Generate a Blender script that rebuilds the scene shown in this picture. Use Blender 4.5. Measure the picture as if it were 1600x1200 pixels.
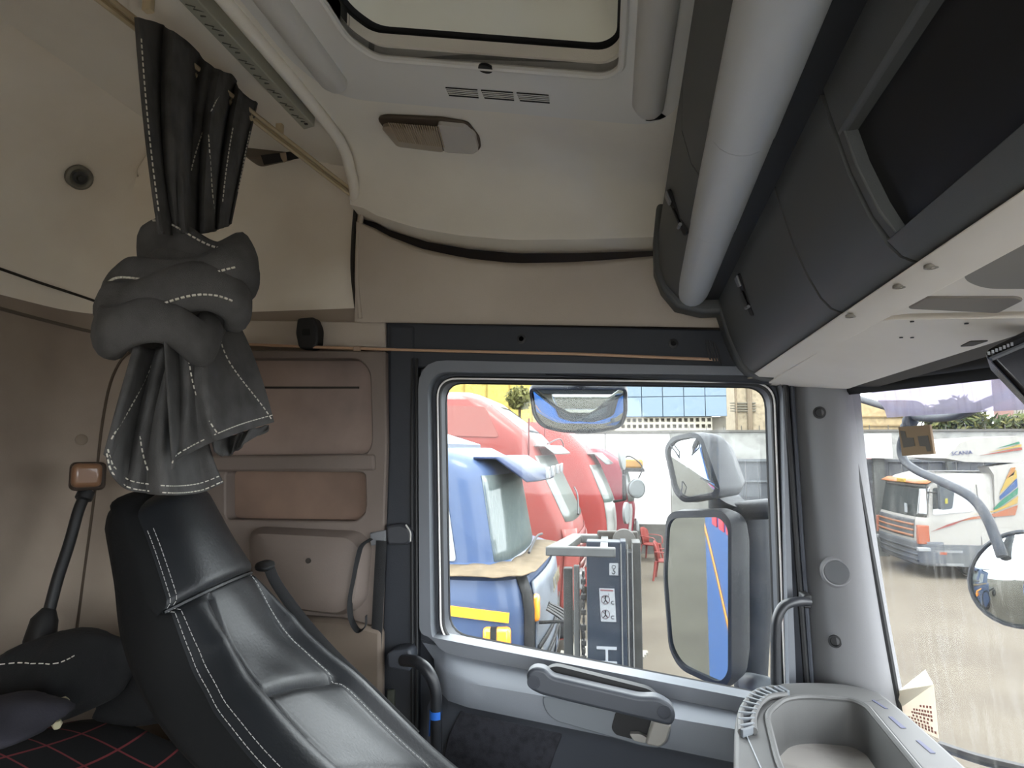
import bpy, bmesh, math, random
from mathutils import Vector, Matrix
random.seed(7)
for o in list(bpy.data.objects): bpy.data.objects.remove(o)
S = bpy.context.scene
COL = S.collection
V = Vector

# ---------------------------------------------------------------- camera
FPX = 1000.0                                   # focal length in pixels of a 1600 px wide frame
CAM = V((0, 0, 3.06)); YAW = math.atan(.155); PITCH = math.atan(.1)
cd = bpy.data.cameras.new('camera'); cam = bpy.data.objects.new('camera', cd); COL.objects.link(cam)
cd.sensor_width = 36; cd.lens = 36 * FPX / 1600; cd.clip_start = .02; cd.clip_end = 300
cam.location = CAM; cam.rotation_euler = (math.pi/2 + PITCH, 0, YAW)
S.camera = cam
# ---------------------------------------------------------------- sky, sun, exposure
w = bpy.data.worlds.new('overcast_sky'); S.world = w; w.use_nodes = True
bg = w.node_tree.nodes['Background']; bg.inputs[0].default_value = (.94, .975, 1, 1); bg.inputs[1].default_value = 2.6
sl = bpy.data.lights.new('hazy_sun', 'SUN'); sl.energy = 1.2; sl.angle = math.radians(25); sl.color = (1, .96, .9)
so = bpy.data.objects.new('hazy_sun', sl); COL.objects.link(so)
so.rotation_euler = V((.25, -.42, 1)).to_track_quat('Z', 'Y').to_euler()
vs = S.view_settings; vs.view_transform = 'Standard'; vs.look = 'None'; vs.gamma = 1; vs.exposure = 2.05
vs.use_curve_mapping = False
S.cycles.max_bounces = 10; S.cycles.diffuse_bounces = 6; S.cycles.transparent_max_bounces = 16

# ---------------------------------------------------------------- measuring: a pixel of the photo to a point on a real plane
def ray(px, py):
    u = (px-800)/FPX; v = (600-py)/FPX
    x = u; y = math.cos(PITCH)-v*math.sin(PITCH); z = math.sin(PITCH)+v*math.cos(PITCH)
    return V((x*math.cos(YAW)-y*math.sin(YAW), x*math.sin(YAW)+y*math.cos(YAW), z))
def at(px, py, X=None, Y=None, Z=None):
    d = ray(px, py)
    t = (X-CAM.x)/d.x if X is not None else (Y-CAM.y)/d.y if Y is not None else (Z-CAM.z)/d.z
    return CAM+d*t
def onpl(px, py, p0, n):
    d = ray(px, py); return CAM + d*((p0-CAM).dot(n)/d.dot(n))
NC = V((.175, 0, 1)); NCn = NC.normalized()      # the cab ceiling rises towards the rear
def ceil_pt(px, py, off=0): return onpl(px, py, V((0, 0, 3.655-off)), NC)
def cz(x): return 3.655-.175*x

# ---------------------------------------------------------------- materials
_M = {}; ALB = 1.0                       # ALB: darkens all outdoor colours to tone down the daylight on them
def lin(c): return c/12.92 if c <= .04045 else ((c+.055)/1.055)**2.4
def rgb(h): return tuple(lin(int(h[i:i+2], 16)/255) for i in (0, 2, 4))
def M(name, col, rough=.6, metal=0, var=0, vscale=6, col2=None, bump=0, bscale=300, spec=.5, coat=0, alpha=1, trans=0, emis=0):
    if name in _M: return _M[name]
    if isinstance(col, str): col = rgb(col)
    if isinstance(col2, str): col2 = rgb(col2)
    if ALB < 1: spec *= .4; coat *= .4                                   # outdoor gloss cut too, to hold down sky sheen
    col = tuple(c*ALB for c in col); col2 = tuple(c*ALB for c in col2) if col2 else None
    m = bpy.data.materials.new(name); m.use_nodes = True; nt = m.node_tree; b = nt.nodes['Principled BSDF']
    b.inputs['Base Color'].default_value = (*col, 1); b.inputs['Roughness'].default_value = rough
    b.inputs['Metallic'].default_value = metal; b.inputs['Specular IOR Level'].default_value = spec
    b.inputs['Coat Weight'].default_value = coat
    if trans: b.inputs['Transmission Weight'].default_value = trans
    tc = nt.nodes.new('ShaderNodeTexCoord')
    if var:
        n = nt.nodes.new('ShaderNodeTexNoise'); n.inputs['Scale'].default_value = vscale; n.inputs['Detail'].default_value = 6
        nt.links.new(tc.outputs['Object'], n.inputs['Vector'])
        r = nt.nodes.new('ShaderNodeValToRGB'); r.color_ramp.elements[0].position = .42; r.color_ramp.elements[1].position = .68
        r.color_ramp.elements[0].color = (*col, 1)
        c2 = (rgb(col2) if isinstance(col2, str) else col2) if col2 else tuple(c*(1-var) for c in col)
        r.color_ramp.elements[1].color = (*[a*(1-var)+b2*var for a, b2 in zip(col, c2)], 1) if col2 else (*c2, 1)
        nt.links.new(n.outputs['Fac'], r.inputs['Fac']); nt.links.new(r.outputs['Color'], b.inputs['Base Color'])
    if bump:
        n2 = nt.nodes.new('ShaderNodeTexNoise'); n2.inputs['Scale'].default_value = bscale; n2.inputs['Detail'].default_value = 3
        nt.links.new(tc.outputs['Object'], n2.inputs['Vector'])
        bp = nt.nodes.new('ShaderNodeBump'); bp.inputs['Strength'].default_value = bump; bp.inputs['Distance'].default_value = .002
        nt.links.new(n2.outputs['Fac'], bp.inputs['Height']); nt.links.new(bp.outputs['Normal'], b.inputs['Normal'])
    _M[name] = m; return m
def glass(name, tint, gloss=.06, dirt=0, dcol=(.8, .78, .74), streak=False, base=0):
    if name in _M: return _M[name]
    dcol = tuple(c*ALB for c in dcol)
    m = bpy.data.materials.new(name); m.use_nodes = True; nt = m.node_tree; N = nt.nodes; L = nt.links
    N.remove(N['Principled BSDF']); out = N['Material Output']
    t = N.new('ShaderNodeBsdfTransparent'); t.inputs[0].default_value = (*tint, 1)
    g = N.new('ShaderNodeBsdfGlossy'); g.inputs['Roughness'].default_value = .03
    mx = N.new('ShaderNodeMixShader'); mx.inputs[0].default_value = gloss
    L.new(t.outputs[0], mx.inputs[1]); L.new(g.outputs[0], mx.inputs[2]); last = mx
    if dirt or base:
        d = N.new('ShaderNodeBsdfDiffuse'); d.inputs[0].default_value = (*dcol, 1)
        tr = N.new('ShaderNodeBsdfTranslucent'); tr.inputs[0].default_value = (*dcol, 1)
        dm = N.new('ShaderNodeMixShader'); dm.inputs[0].default_value = .5; L.new(d.outputs[0], dm.inputs[1]); L.new(tr.outputs[0], dm.inputs[2])
        tc = N.new('ShaderNodeTexCoord'); mp = N.new('ShaderNodeMapping'); L.new(tc.outputs['Object'], mp.inputs[0])
        mp.inputs['Scale'].default_value = (90, 90, 5) if streak else (30, 30, 30)
        n = N.new('ShaderNodeTexNoise'); n.inputs['Scale'].default_value = 1; n.inputs['Detail'].default_value = 5; L.new(mp.outputs[0], n.inputs['Vector'])
        mr = N.new('ShaderNodeMapRange'); mr.inputs[1].default_value = .48; mr.inputs[2].default_value = .75; mr.inputs[3].default_value = base; mr.inputs[4].default_value = base+dirt
        L.new(n.outputs['Fac'], mr.inputs[0])
        m2 = N.new('ShaderNodeMixShader'); L.new(mr.outputs[0], m2.inputs[0]); L.new(mx.outputs[0], m2.inputs[1]); L.new(dm.outputs[0], m2.inputs[2]); last = m2
    L.new(last.outputs[0], out.inputs[0]); _M[name] = m; return m

headliner = M('beige_headliner', 'e4dfd4', .9, var=.5, vscale=3, col2='d0c8bc', bump=.25, bscale=500)
wallfab = M('beige_wall_fabric', 'bfb5a7', .9, var=.6, vscale=2.5, col2='a89d91', bump=.25, bscale=500)
rearfab = M('rear_wall_vinyl', 'eae3d6', .85, var=.7, vscale=2.2, col2='d0c3b0', bump=.15, bscale=300)
rearshade = M('rear_vinyl_shaded', '95887b', .85, var=.8, vscale=2.0, col2='6e6053', bump=.15, bscale=300)  # rear vinyl darkened to stand in for shade low on the wall
tanpl = M('brown_tan_plastic', '6e635c', .7, var=.5, vscale=4, col2='5e544d', bump=.1)
darkpl = M('black_blue_plastic', '23272e', .6, bump=.15, bscale=700)
pillarpl = M('grey_pillar_plastic', '7c7c7e', .6, bump=.12, bscale=900)
dashpl = M('grey_dash_plastic', '565655', .55, bump=.12, bscale=900)
doorpl = M('charcoal_door_plastic', '7d828a', .55, bump=.12, bscale=900)
doordark = M('dark_door_plastic', '343840', .6, bump=.12, bscale=900)
feltpl = M('door_felt', '33343b', .95, var=.5, vscale=60, bump=.5, bscale=600)
shelfpl = M('dark_shelf_plastic', '505251', .55, bump=.12, bscale=900)
tubepl = M('shelf_rail_plastic', 'bcbebe', .45, bump=.08, bscale=900)
stripl = M('pale_console_plastic', 'ece5d8', .65, var=.4, vscale=5, col2='dcd3c4')
black = M('matt_black', '101113', .6)
blackgl = M('gloss_black', '0c0d0f', .25)
rubber = M('black_rubber', '18191b', .55)
hatchpl = M('hatch_grey_plastic', 'd4d2cd', .6, bump=.1, bscale=900)
hatchin = M('hatch_inner_cream', 'eaeadc', .6)
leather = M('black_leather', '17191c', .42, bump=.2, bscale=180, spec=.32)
leather_shade = M('leather_side_shade', '0a0b0c', .85, bump=.3, bscale=180, spec=.2)  # seat leather darkened for its sides, shade put into the colour
thread = M('pale_thread', '9a9a98', .8)
fabric = M('charcoal_curtain', '4e4d4c', .95, var=.35, vscale=25, bump=.5, bscale=900)
stitchm = M('white_stitch', 'c8c4b8', .9)
alu = M('painted_aluminium', 'a3a294', .45, metal=.2)
rails = M('cream_rail', 'b5a486', .5)
chrome = M('chrome', 'c8ccd0', .2, metal=1)
silver = M('silver_lever', '9c9a94', .4, metal=.3)
lensm = M('ribbed_lens', '8d7f6d', .3, spec=.6, coat=.3)
lensw = M('white_lens', 'b4b0ab', .25, coat=.4)
screwm = M('screw_black', '151618', .5)
blueband = M('blue_tape', '2f6fd0', .4)
bluepaint = M('blue_paint', '2a70c4', .3, coat=.5)
orange = M('orange_stripe', 'f09a1c', .4)
amber = M('amber_lens', 'e88a2a', .25, coat=.4)
mirror = M('mirror_glass', 'a3aaaa', .02, metal=1)
mirrorpl = M('mirror_housing', '16191d', .6, var=.3, vscale=25, col2='20242a', spec=.25)
pane = glass('door_glass', (.95, .97, .97), .012, dirt=.035, base=.014, dcol=(.28, .275, .26))
wscreen = glass('windscreen_glass', (.92, .94, .95), .015, dirt=.26, streak=True, base=.07, dcol=(.28, .275, .26))
visorgl = glass('lavender_visor', (.62, .59, .66), .05, base=.5, dcol=(.40, .385, .435))

# ---------------------------------------------------------------- building helpers
class MB:
    def __init__(s): s.v = []; s.f = []
    def add(s, vs, fs):
        o = len(s.v); s.v += [V(p) for p in vs]; s.f += [tuple(i+o for i in f) for f in fs]; return s
    def box(s, c, size, R=None):
        c = V(c); sx, sy, sz = [a/2 for a in size]
        ps = [V((x, y, z)) for x in (-sx, sx) for y in (-sy, sy) for z in (-sz, sz)]
        if R is not None: ps = [R @ p for p in ps]
        return s.add([c+p for p in ps], [(0, 1, 3, 2), (4, 6, 7, 5), (0, 4, 5, 1), (2, 3, 7, 6), (0, 2, 6, 4), (1, 5, 7, 3)])
    def grid(s, rows, closed_u=False):
        n = len(rows[0]); vs = [p for r in rows for p in r]; fs = []
        for i in range(len(rows)-1):
            for j in range(n-1 if not closed_u else n):
                k = (j+1) % n; fs.append((i*n+j, i*n+k, (i+1)*n+k, (i+1)*n+j))
        return s.add(vs, fs)
    def loft(s, rows, caps=True):
        n = len(rows[0]); s.grid(rows, True)
        if caps:
            o = len(s.v)-n*len(rows)
            s.f.append(tuple(range(o+n-1, o-1, -1))); s.f.append(tuple(range(o+n*(len(rows)-1), o+n*len(rows))))
        return s
    def tube(s, pts, r, seg=10, flat=None, caps=True):
        pts = [V(p) for p in pts]; rows = []; up = None
        for i, p in enumerate(pts):
            t = (pts[min(i+1, len(pts)-1)]-pts[max(i-1, 0)]).normalized()
            if up is None: up = t.orthogonal().normalized() if flat is None else (V(flat)-t*t.dot(V(flat))).normalized()
            else: up = (up-t*up.dot(t)).normalized()
            b = t.cross(up); rr = r[i] if isinstance(r, list) else r
            if isinstance(r, tuple): ra, rb = r
            else: ra = rb = rr
            rows.append([p+up*ra*math.cos(2*math.pi*k/seg)+b*rb*math.sin(2*math.pi*k/seg) for k in range(seg)])
        return s.loft(rows, caps)
    def prism(s, poly, off):
        n = len(poly); off = V(off); ps = [V(p) for p in poly]
        return s.add(ps+[p+off for p in ps], [tuple(range(n)), tuple(range(2*n-1, n-1, -1))]+[(i, i+n, (i+1) % n+n, (i+1) % n) for i in range(n)])
    def disc(s, c, n, r, h, seg=20, r2=None):
        n = V(n).normalized(); u = n.orthogonal().normalized(); b = n.cross(u); c = V(c); r2 = r if r2 is None else r2
        rows = [[c+(u*math.cos(2*math.pi*k/seg)+b*math.sin(2*math.pi*k/seg))*rr+n*hh for k in range(seg)] for rr, hh in ((r, 0), (r2, h))]
        return s.loft(rows)
    def lathe(s, c, n, prof, seg=24):
        n = V(n).normalized(); u = n.orthogonal().normalized(); b = n.cross(u); c = V(c)
        return s.loft([[c+(u*math.cos(2*math.pi*k/seg)+b*math.sin(2*math.pi*k/seg))*rr+n*hh for k in range(seg)] for rr, hh in prof])
    def holes(s, outer, holes, off):
        """plate with holes: all loops are 3-D points in one plane; off = thickness vector"""
        bm = bmesh.new(); loops = []
        for lp in [outer]+holes:
            vs = [bm.verts.new(V(p)) for p in lp]
            for i in range(len(vs)): bm.edges.new((vs[i], vs[(i+1) % len(vs)]))
            loops.append(len(lp))
        bmesh.ops.triangle_fill(bm, edges=bm.edges[:], use_beauty=True)
        bm.verts.index_update(); vs = [v.co.copy() for v in bm.verts]; fs = [tuple(v.index for v in f.verts) for f in bm.faces]; bm.free()
        n = len(vs); off = V(off)
        allf = list(fs)+[tuple(i+n for i in reversed(f)) for f in fs]
        o = 0
        for L in loops:
            allf += [(o+i, o+(i+1) % L, o+(i+1) % L+n, o+i+n) for i in range(L)]; o += L
        return s.add(vs+[v+off for v in vs], allf)
    def build(s, name, mat, parent=None, smooth=40, bevel=0, bseg=2, sub=0, solid=0, weld=False, **tags):
        me = bpy.data.meshes.new(name); me.from_pydata(s.v, [], s.f)
        bm = bmesh.new(); bm.from_mesh(me)
        if weld: bmesh.ops.remove_doubles(bm, verts=bm.verts, dist=1e-4)
        bmesh.ops.recalc_face_normals(bm, faces=bm.faces); bm.to_mesh(me); bm.free()
        me.materials.append(mat)
        if smooth:
            me.polygons.foreach_set('use_smooth', [True]*len(me.polygons)); me.set_sharp_from_angle(angle=math.radians(smooth))
        o = bpy.data.objects.new(name, me); COL.objects.link(o)
        if solid: md = o.modifiers.new('solid', 'SOLIDIFY'); md.thickness = solid; md.offset = -1
        if bevel: md = o.modifiers.new('bevel', 'BEVEL'); md.width = bevel; md.segments = bseg; md.limit_method = 'ANGLE'; md.angle_limit = math.radians(40)
        if sub: md = o.modifiers.new('sub', 'SUBSURF'); md.levels = sub; md.render_levels = sub
        if parent: attach(o, parent)
        return tag(o, **tags)
def attach(o, parent):
    o.parent = parent
    if parent.type == 'EMPTY' and not parent.get('_local'): o.matrix_parent_inverse = Matrix.Translation(-parent.location)
    return o
def tag(o, label=None, cat=None, group=None, kind=None):
    if label: o['label'] = label
    if cat: o['category'] = cat
    if group: o['group'] = group
    if kind: o['kind'] = kind
    return o
LOCALS = []
def thing(name, label, cat, loc=(0, 0, 0), group=None, rz=0, local=False, kind=None):
    o = bpy.data.objects.new(name, None); COL.objects.link(o); o.location = loc; o.rotation_euler = (0, 0, rz); o.empty_display_size = .1
    if local: o['_local'] = 1; LOCALS.append(o)
    return tag(o, label, cat, group, kind)
def children(o): return [c for c in bpy.data.objects if c.parent == o]
def dup(root, loc, rz, label, group):
    r = root.copy(); COL.objects.link(r); r.location = loc; r.rotation_euler = (0, 0, rz); r['label'] = label; r['group'] = group
    for ch in children(root):
        c = ch.copy(); COL.objects.link(c); c.parent = r; c.matrix_parent_inverse = ch.matrix_parent_inverse.copy()
        for g in children(ch):
            d = g.copy(); COL.objects.link(d); d.parent = c; d.matrix_parent_inverse = g.matrix_parent_inverse.copy()
    return r
def cr(pts, n=8, closed=False):
    """Catmull-Rom through points"""
    pts = [V(p) for p in pts]; out = []; L = len(pts); rng = range(L if closed else L-1)
    for i in rng:
        g = lambda k: pts[k % L] if closed else pts[max(0, min(L-1, k))]
        a, b, c, d = g(i-1), g(i), g(i+1), g(i+2)
        for j in range(n):
            t = j/n; out.append(.5*((2*b)+(c-a)*t+(2*a-5*b+4*c-d)*t*t+(3*b-a-3*c+d)*t**3))
    if not closed: out.append(pts[-1])
    return out
def rnd(poly, r, seg=5):
    """round the corners of a closed polygon of 3-D points; r = number or list"""
    out = []; n = len(poly); poly = [V(p) for p in poly]
    for i, p in enumerate(poly):
        a = poly[i-1]-p; b = poly[(i+1) % n]-p; rr = r[i] if isinstance(r, (list, tuple)) else r
        if rr <= 0: out.append(p); continue
        rr = min(rr, a.length*.48, b.length*.48)
        A = p+a.normalized()*rr; B = p+b.normalized()*rr
        for k in range(seg+1):
            t = k/seg; out.append(A*(1-t)**2+p*2*t*(1-t)+B*t*t)
    return out
def pY(pts, Y): return [at(x, y, Y=Y) for x, y in pts]
def plateY(name, pts, Y, th, mat, parent=None, r=0, holes=(), bevel=0, **k):
    o = rnd(pY(pts, Y), r) if r else pY(pts, Y)
    m = MB()
    if holes: m.holes(o, [rnd(pY(h, Y), hr) for h, hr in holes], (0, th, 0))
    else: m.prism(o, (0, th, 0))
    return m.build(name, mat, parent, bevel=bevel, **k)
def text(name, s, mat, size, M4, parent=None, ext=.002, **tags):
    c = bpy.data.curves.new(name, 'FONT'); c.body = s; c.size = size; c.extrude = ext; c.align_x = 'CENTER'; c.align_y = 'CENTER'; c.resolution_u = 2
    t = bpy.data.objects.new(name, c); COL.objects.link(t)
    me = bpy.data.meshes.new_from_object(t.evaluated_get(bpy.context.evaluated_depsgraph_get())); bpy.data.objects.remove(t); bpy.data.curves.remove(c)
    me.name = name; me.transform(M4); me.materials.clear(); me.materials.append(mat)
    o = bpy.data.objects.new(name, me); COL.objects.link(o)
    if parent: attach(o, parent)
    return tag(o, **tags)
def basis(o, x, y):
    x = V(x).normalized(); y = V(y).normalized(); z = x.cross(y)
    m = Matrix((x, y, z)).transposed().to_4x4(); m.translation = V(o); return m
def lerp(a, b, t): return a+(b-a)*t
def interp(xs, ys, x):
    if x <= xs[0]: return ys[0]
    for i in range(len(xs)-1):
        if x <= xs[i+1]: return ys[i]+(ys[i+1]-ys[i])*(x-xs[i])/(xs[i+1]-xs[i])
    return ys[-1]
def dashes(m, pts, step=.012, w=.0016, fill=.6, off=(0, 0, 0)):
    pts = [V(p)+V(off) for p in pts]; acc = 0
    L = [0]
    for i in range(1, len(pts)): L.append(L[-1]+(pts[i]-pts[i-1]).length)
    def pos(s):
        for i in range(1, len(pts)):
            if s <= L[i]: return lerp(pts[i-1], pts[i], (s-L[i-1])/max(1e-9, L[i]-L[i-1]))
        return pts[-1]
    s = 0
    while s < L[-1]-step*fill:
        m.tube([pos(s), pos(s+step*fill)], w, 4); s += step

# ================================================================ THE CAB SHELL
def stru(o, label, cat='structure'): return tag(o, label, cat, kind='structure')
YW = 1.50
# outer skin of our own blue cab (seen in the mirrors)
skin = thing('cab_body', 'blue painted outer shell of this lorry cab, seen in the mirrors', 'cab body', (0, 0, 1.3), kind='structure')
WIN = [(697, 598), (1195, 605), (1212, 1087), (703, 988)]
WINW = pY(WIN, 1.555)
def winY(Y, grow=1.0):
    c = sum(WINW, V())/4
    return [V((c.x+(p.x-c.x)*grow, Y, c.z+(p.z-c.z)*grow)) for p in WINW]
win15 = winY(1.5)
def rectY(x0, x1, z0, z1, Y): return [V((x0, Y, z0)), V((x1, Y, z0)), V((x1, Y, z1)), V((x0, Y, z1))]
wx0, wx1, wz0, wz1 = -.43, .38, 2.50, 3.25
wc_ = sum(win15, V())/4
hole_o = [V((wc_.x+(p.x-wc_.x)*1.13, 1.60, wc_.z+(p.z-wc_.z)*1.13)) for p in win15]
MB().holes([V((-1.6, 1.6, 1.25)), V((.62, 1.6, 1.25)), V((.60, 1.6, 2.5)), V((.52, 1.6, 3.2)), V((.3, 1.6, 3.7)), V((-.2, 1.6, 3.98)), V((-1.6, 1.6, 3.98))], [rnd(hole_o, .05)], (0, .03, 0)).build('side_skin', bluepaint, skin)
MB().holes(rectY(-1.6, .62, 1.25, 3.98, -.85), [rnd(rectY(-.55, .58, 1.66, 3.36, -.85), .08)], (0, .03, 0)).build('side_skin', bluepaint, skin)  # near side, cut open to match the added daylight doorway
MB().box((-.55, .375, 3.995), (2.1, 2.5, .03)).build('roof_skin', bluepaint, skin)
MB().box((-1.6, .375, 2.6), (.03, 2.5, 2.8)).build('rear_skin', bluepaint, skin)
fr = [[V((x, y, z)) for y in (-.85, -.3, .4, 1.0, 1.35, 1.6)] for x, z in ((.5, 3.98), (.72, 3.6), (.8, 3.30))]
for r in fr:
    for p in r:
        e = max(0, abs(p.y-.38)-.6)/.62; p.x -= .22*e*e
MB().grid(fr).build('front_skin', bluepaint, skin, solid=.02)
fl = [[V((x, y, z)) for y in (-.85, -.3, .4, 1.0, 1.35, 1.6)] for x, z in ((.80, 2.38), (.92, 2.25), (.95, 1.25))]
for r in fl:
    for p in r:
        e = max(0, abs(p.y-.38)-.6)/.62; p.x -= .22*e*e
MB().grid(fl).build('front_skin', bluepaint, skin, solid=.02)
MB().holes([V((-1.45, 1.572, 1.6)), V((.60, 1.572, 1.6)), V((.58, 1.572, 2.5)), V((.50, 1.572, 3.2)), V((.28, 1.572, 3.7)), V((-.2, 1.572, 3.95)), V((-1.45, 1.572, 3.95))], [rnd([V((p.x, 1.572, p.z)) for p in hole_o], .05)], (0, .015, 0)).build('inner_liner', M('liner_brown', '4d443b', .9), skin)
# orange swoosh and red letters on the blue side
sw = cr([V((.45, 1.632, 1.75)), V((.0, 1.632, 1.84)), V((-.4, 1.632, 1.97)), V((-.9, 1.632, 2.22)), V((-1.3, 1.632, 2.46)), V((-1.6, 1.632, 2.62))], 8)
m = MB(); m.grid([[p+V((0, .002, .022)) for p in sw], [p+V((0, .002, -.022)) for p in sw]]); m.build('swoosh', orange, skin, solid=.002)
redm = M('red_letter', 'e8364a', .4)
for k in range(3): MB().box((-.85-.2*k, 1.634, 2.72), (.13, .006, .10)).build('letter_block', redm, skin, bevel=.01)

# floor, out of view, made pale to bounce daylight upward
stru(MB().box((-.35, .375, 1.57), (2.3, 2.3, .06)).build('floor', M('floor_pale_bounce', 'cfcabd', .9, bump=.4)), 'pale cab floor', 'floor')
# left side wall behind the camera, with a doorway added to let in daylight
lw = stru(MB().holes(rectY(-1.4, .6, 1.6, 3.9, -.75), [rnd(rectY(-.55, .58, 1.66, 3.36, -.75), .08)], (0, -.04, 0)).build('wall_left', headliner), 'grey inner side wall with open doorway opposite the far door', 'wall')  # the open doorway is an added opening for daylight, out of view
# rear wall wrapping round the corner into the right-hand wall
prof = []
def plan(inset):
    pts = [(-1.38, -.75, 1), (-1.38, 0, 1), (-1.38, .7, 1), (-1.38, 1.2, 1), (-1.38, 1.36, 1)]
    for k in range(1, 8):
        a = math.pi/2*k/8; pts.append((-1.24-.14*math.cos(a), 1.365+.14*math.sin(a), math.cos(a)))
    pts += [(-1.24, 1.505, 0), (-1.0, 1.505, 0), (-.8, 1.505, 0), (-.625, 1.505, 0)]
    return pts
rows = []
for z in (1.6, 2.2, 2.8, 3.2, 3.41): rows.append([V((x, y, z)) for x, y, k in plan(0)])
for z in (3.47, 3.55): rows.append([V((x, y, z)) for x, y, k in plan(0)])
for j in range(1, 9):
    a = math.pi/2*j/8; ins = 1-math.cos(a); z = 3.55+math.sin(a)*.33
    rows.append([V((x+.42*ins*k, y-(.10*ins)*(1-k), min(z, cz(x+.42*ins*k)+.01))) for x, y, k in plan(0)])
wro = MB().grid(rows).build('wall_rear', rearfab, smooth=60); wro.data.materials.append(rearshade)
for p in wro.data.polygons: p.material_index = 1 if p.center.z < 3.43 else 0
wr = stru(wro, 'stained beige rear wall of the sleeper cab, rounded into the side wall', 'wall')
# grooves of the rear wall
gr = M('dark_groove', '2e2a25', .9)
def wallrear_pt(px, py):
    p = at(px, py, X=-1.378)
    if p.y > 1.40: p = V((-1.345, 0, 0)) if False else at(px, py, X=-1.36)
    return p
sm = [(212, 545), (190, 562), (172, 600), (160, 660), (153, 720), (148, 770), (128, 920), (118, 1000)]
def corner(px, py):
    d = ray(px, py)          # nearest hit with the rounded corner
    best = None
    for i in range(400):
        t = 1.2+i*.003; q = CAM+d*t
        if q.x <= -1.24 and q.y >= 1.365: ins = ((q.x+1.24)**2+(q.y-1.365)**2)**.5 >= .137
        else: ins = q.x <= -1.377 or q.y >= 1.502
        if ins: best = q; break
    return best or CAM+d*1.9
MB().tube(cr([corner(x, y) for x, y in ((-60, 400), (0, 420), (60, 441), (118, 460), (150, 471), (190, 484))], 4), .0038, 6).build('seam', gr, wr)
MB().tube(cr([corner(x, y) for x, y in ((-60, 465), (0, 482), (60, 498), (120, 513), (155, 521), (190, 530))], 4), .005, 6).build('seam', M('soft_groove', '5d5449', .9), wr)
MB().tube(cr([corner(x, y) for x, y in sm], 4), .0035, 6).build('seam', M('brown_groove', '4a3f34', .9), wr)
# ceiling: flat rising panel with the hatch opening, rolled down to a lip along the door side
OPEN = [(512, -60), (538, 40), (566, 72), (958, 101), (980, 84), (986, -60)]
def op_plane(off): return [ceil_pt(x, y, off) for x, y in OPEN]
xs = [-.62+.82*i/24 for i in range(25)]
lipx = [at(x, y, Y=1.43) for x, y in ((560, 318), (580, 333), (650, 355), (720, 367), (800, 374), (900, 373), (1030, 369), (1100, 368))]
def lipz(x): return interp([p.x for p in lipx], [p.z for p in lipx], x)
Y0 = 1.27
op = [V((-.405, .45, cz(-.405)))]+[V((-.405, .90, cz(-.405))), V((-.38, .945, cz(-.38))), V((.0, .95, cz(0))), V((.022, .92, cz(.022))), V((.03, .45, cz(.03)))]
outer = [V((-1.0, -.75, cz(-1.0))), V((.2, -.75, cz(.2)))]+[V((x, Y0, cz(x))) for x in reversed(xs)]+[V((-1.0, Y0, cz(-1.0)))]
m = MB()
bm_ = MB().holes(outer, [rnd(op, .02)], (0, 0, .02)); m.add(bm_.v, bm_.f)
rows = []
for k in range(15):
    t = math.sin(math.pi/2*k/14); f = 1-math.cos(math.pi/2*k/14)
    rows.append([V((x, lerp(Y0, 1.425, t), cz(x)+(lipz(x)+.012-cz(x))*(.3*t*t+.7*f*f))) for x in xs])
def grv(x): return .35+.65*math.sin(math.pi*min(1, max(0, (x+.62)/.78)))**.8
for k in range(1, 6):
    a = math.pi/2*k/5; rows.append([V((x, 1.425+.004*math.sin(a), lipz(x)+.012-.014*math.sin(a))) for x in xs])
for k in range(1, 7):
    t = k/6; rows.append([V((x, 1.429+.095*math.sin(t*math.pi/2), lipz(x)-.002-.008*math.sin(t*math.pi))) for x in xs])
m.grid(rows)
ce = stru(m.build('ceiling', headliner, smooth=35), 'beige padded cab ceiling rolled down to a lip above the door', 'ceiling')
m = MB(); m.grid([[V((x, y, cz(x)+.001)) for x in (-1.1, -.85, -.62)] for y in (-.75, 0, .8, 1.27, 1.4, 1.505)]).build('rear_ceiling_panel', headliner, ce)
# the upper side wall below the lip
rows = []
xw = [-.622+1.0*i/24 for i in range(25)]
for k in range(9):                                   # rolled top edge of the wall pad, standing forward of the groove
    a = math.pi/2*k/8; rows.append([V((x, 1.525-(.035+.05*grv(x))*math.sin(a), lipz(x)-.010-.028*grv(x)-.030*grv(x)*(1-math.cos(a)))) for x in xw])
for t in (.12, .25, .4, .55, .7, .85, 1):
    rows.append([V((x, lerp(1.49-.05*grv(x), 1.478, 1-(1-t)**2), lerp(lipz(x)-.010-.058*grv(x), 3.368-.045*(x+.6), t))) for x in xw])
wrt = stru(MB().grid(rows).build('wall_right', wallfab, smooth=60), 'beige upholstered side wall above the door window', 'wall')
MB().tube(cr([at(x, y, Y=1.487) for x, y in ((557, 318), (553, 360), (551, 420), (556, 470), (560, 501))], 5), .006, 8).build('seam', gr, wrt)
MB().tube(cr([at(x, y, Y=1.478) for x, y in ((566, 330), (560, 380), (558, 440), (563, 498))], 5), .006, 8).build('padded_edge', wallfab, wrt)
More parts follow.
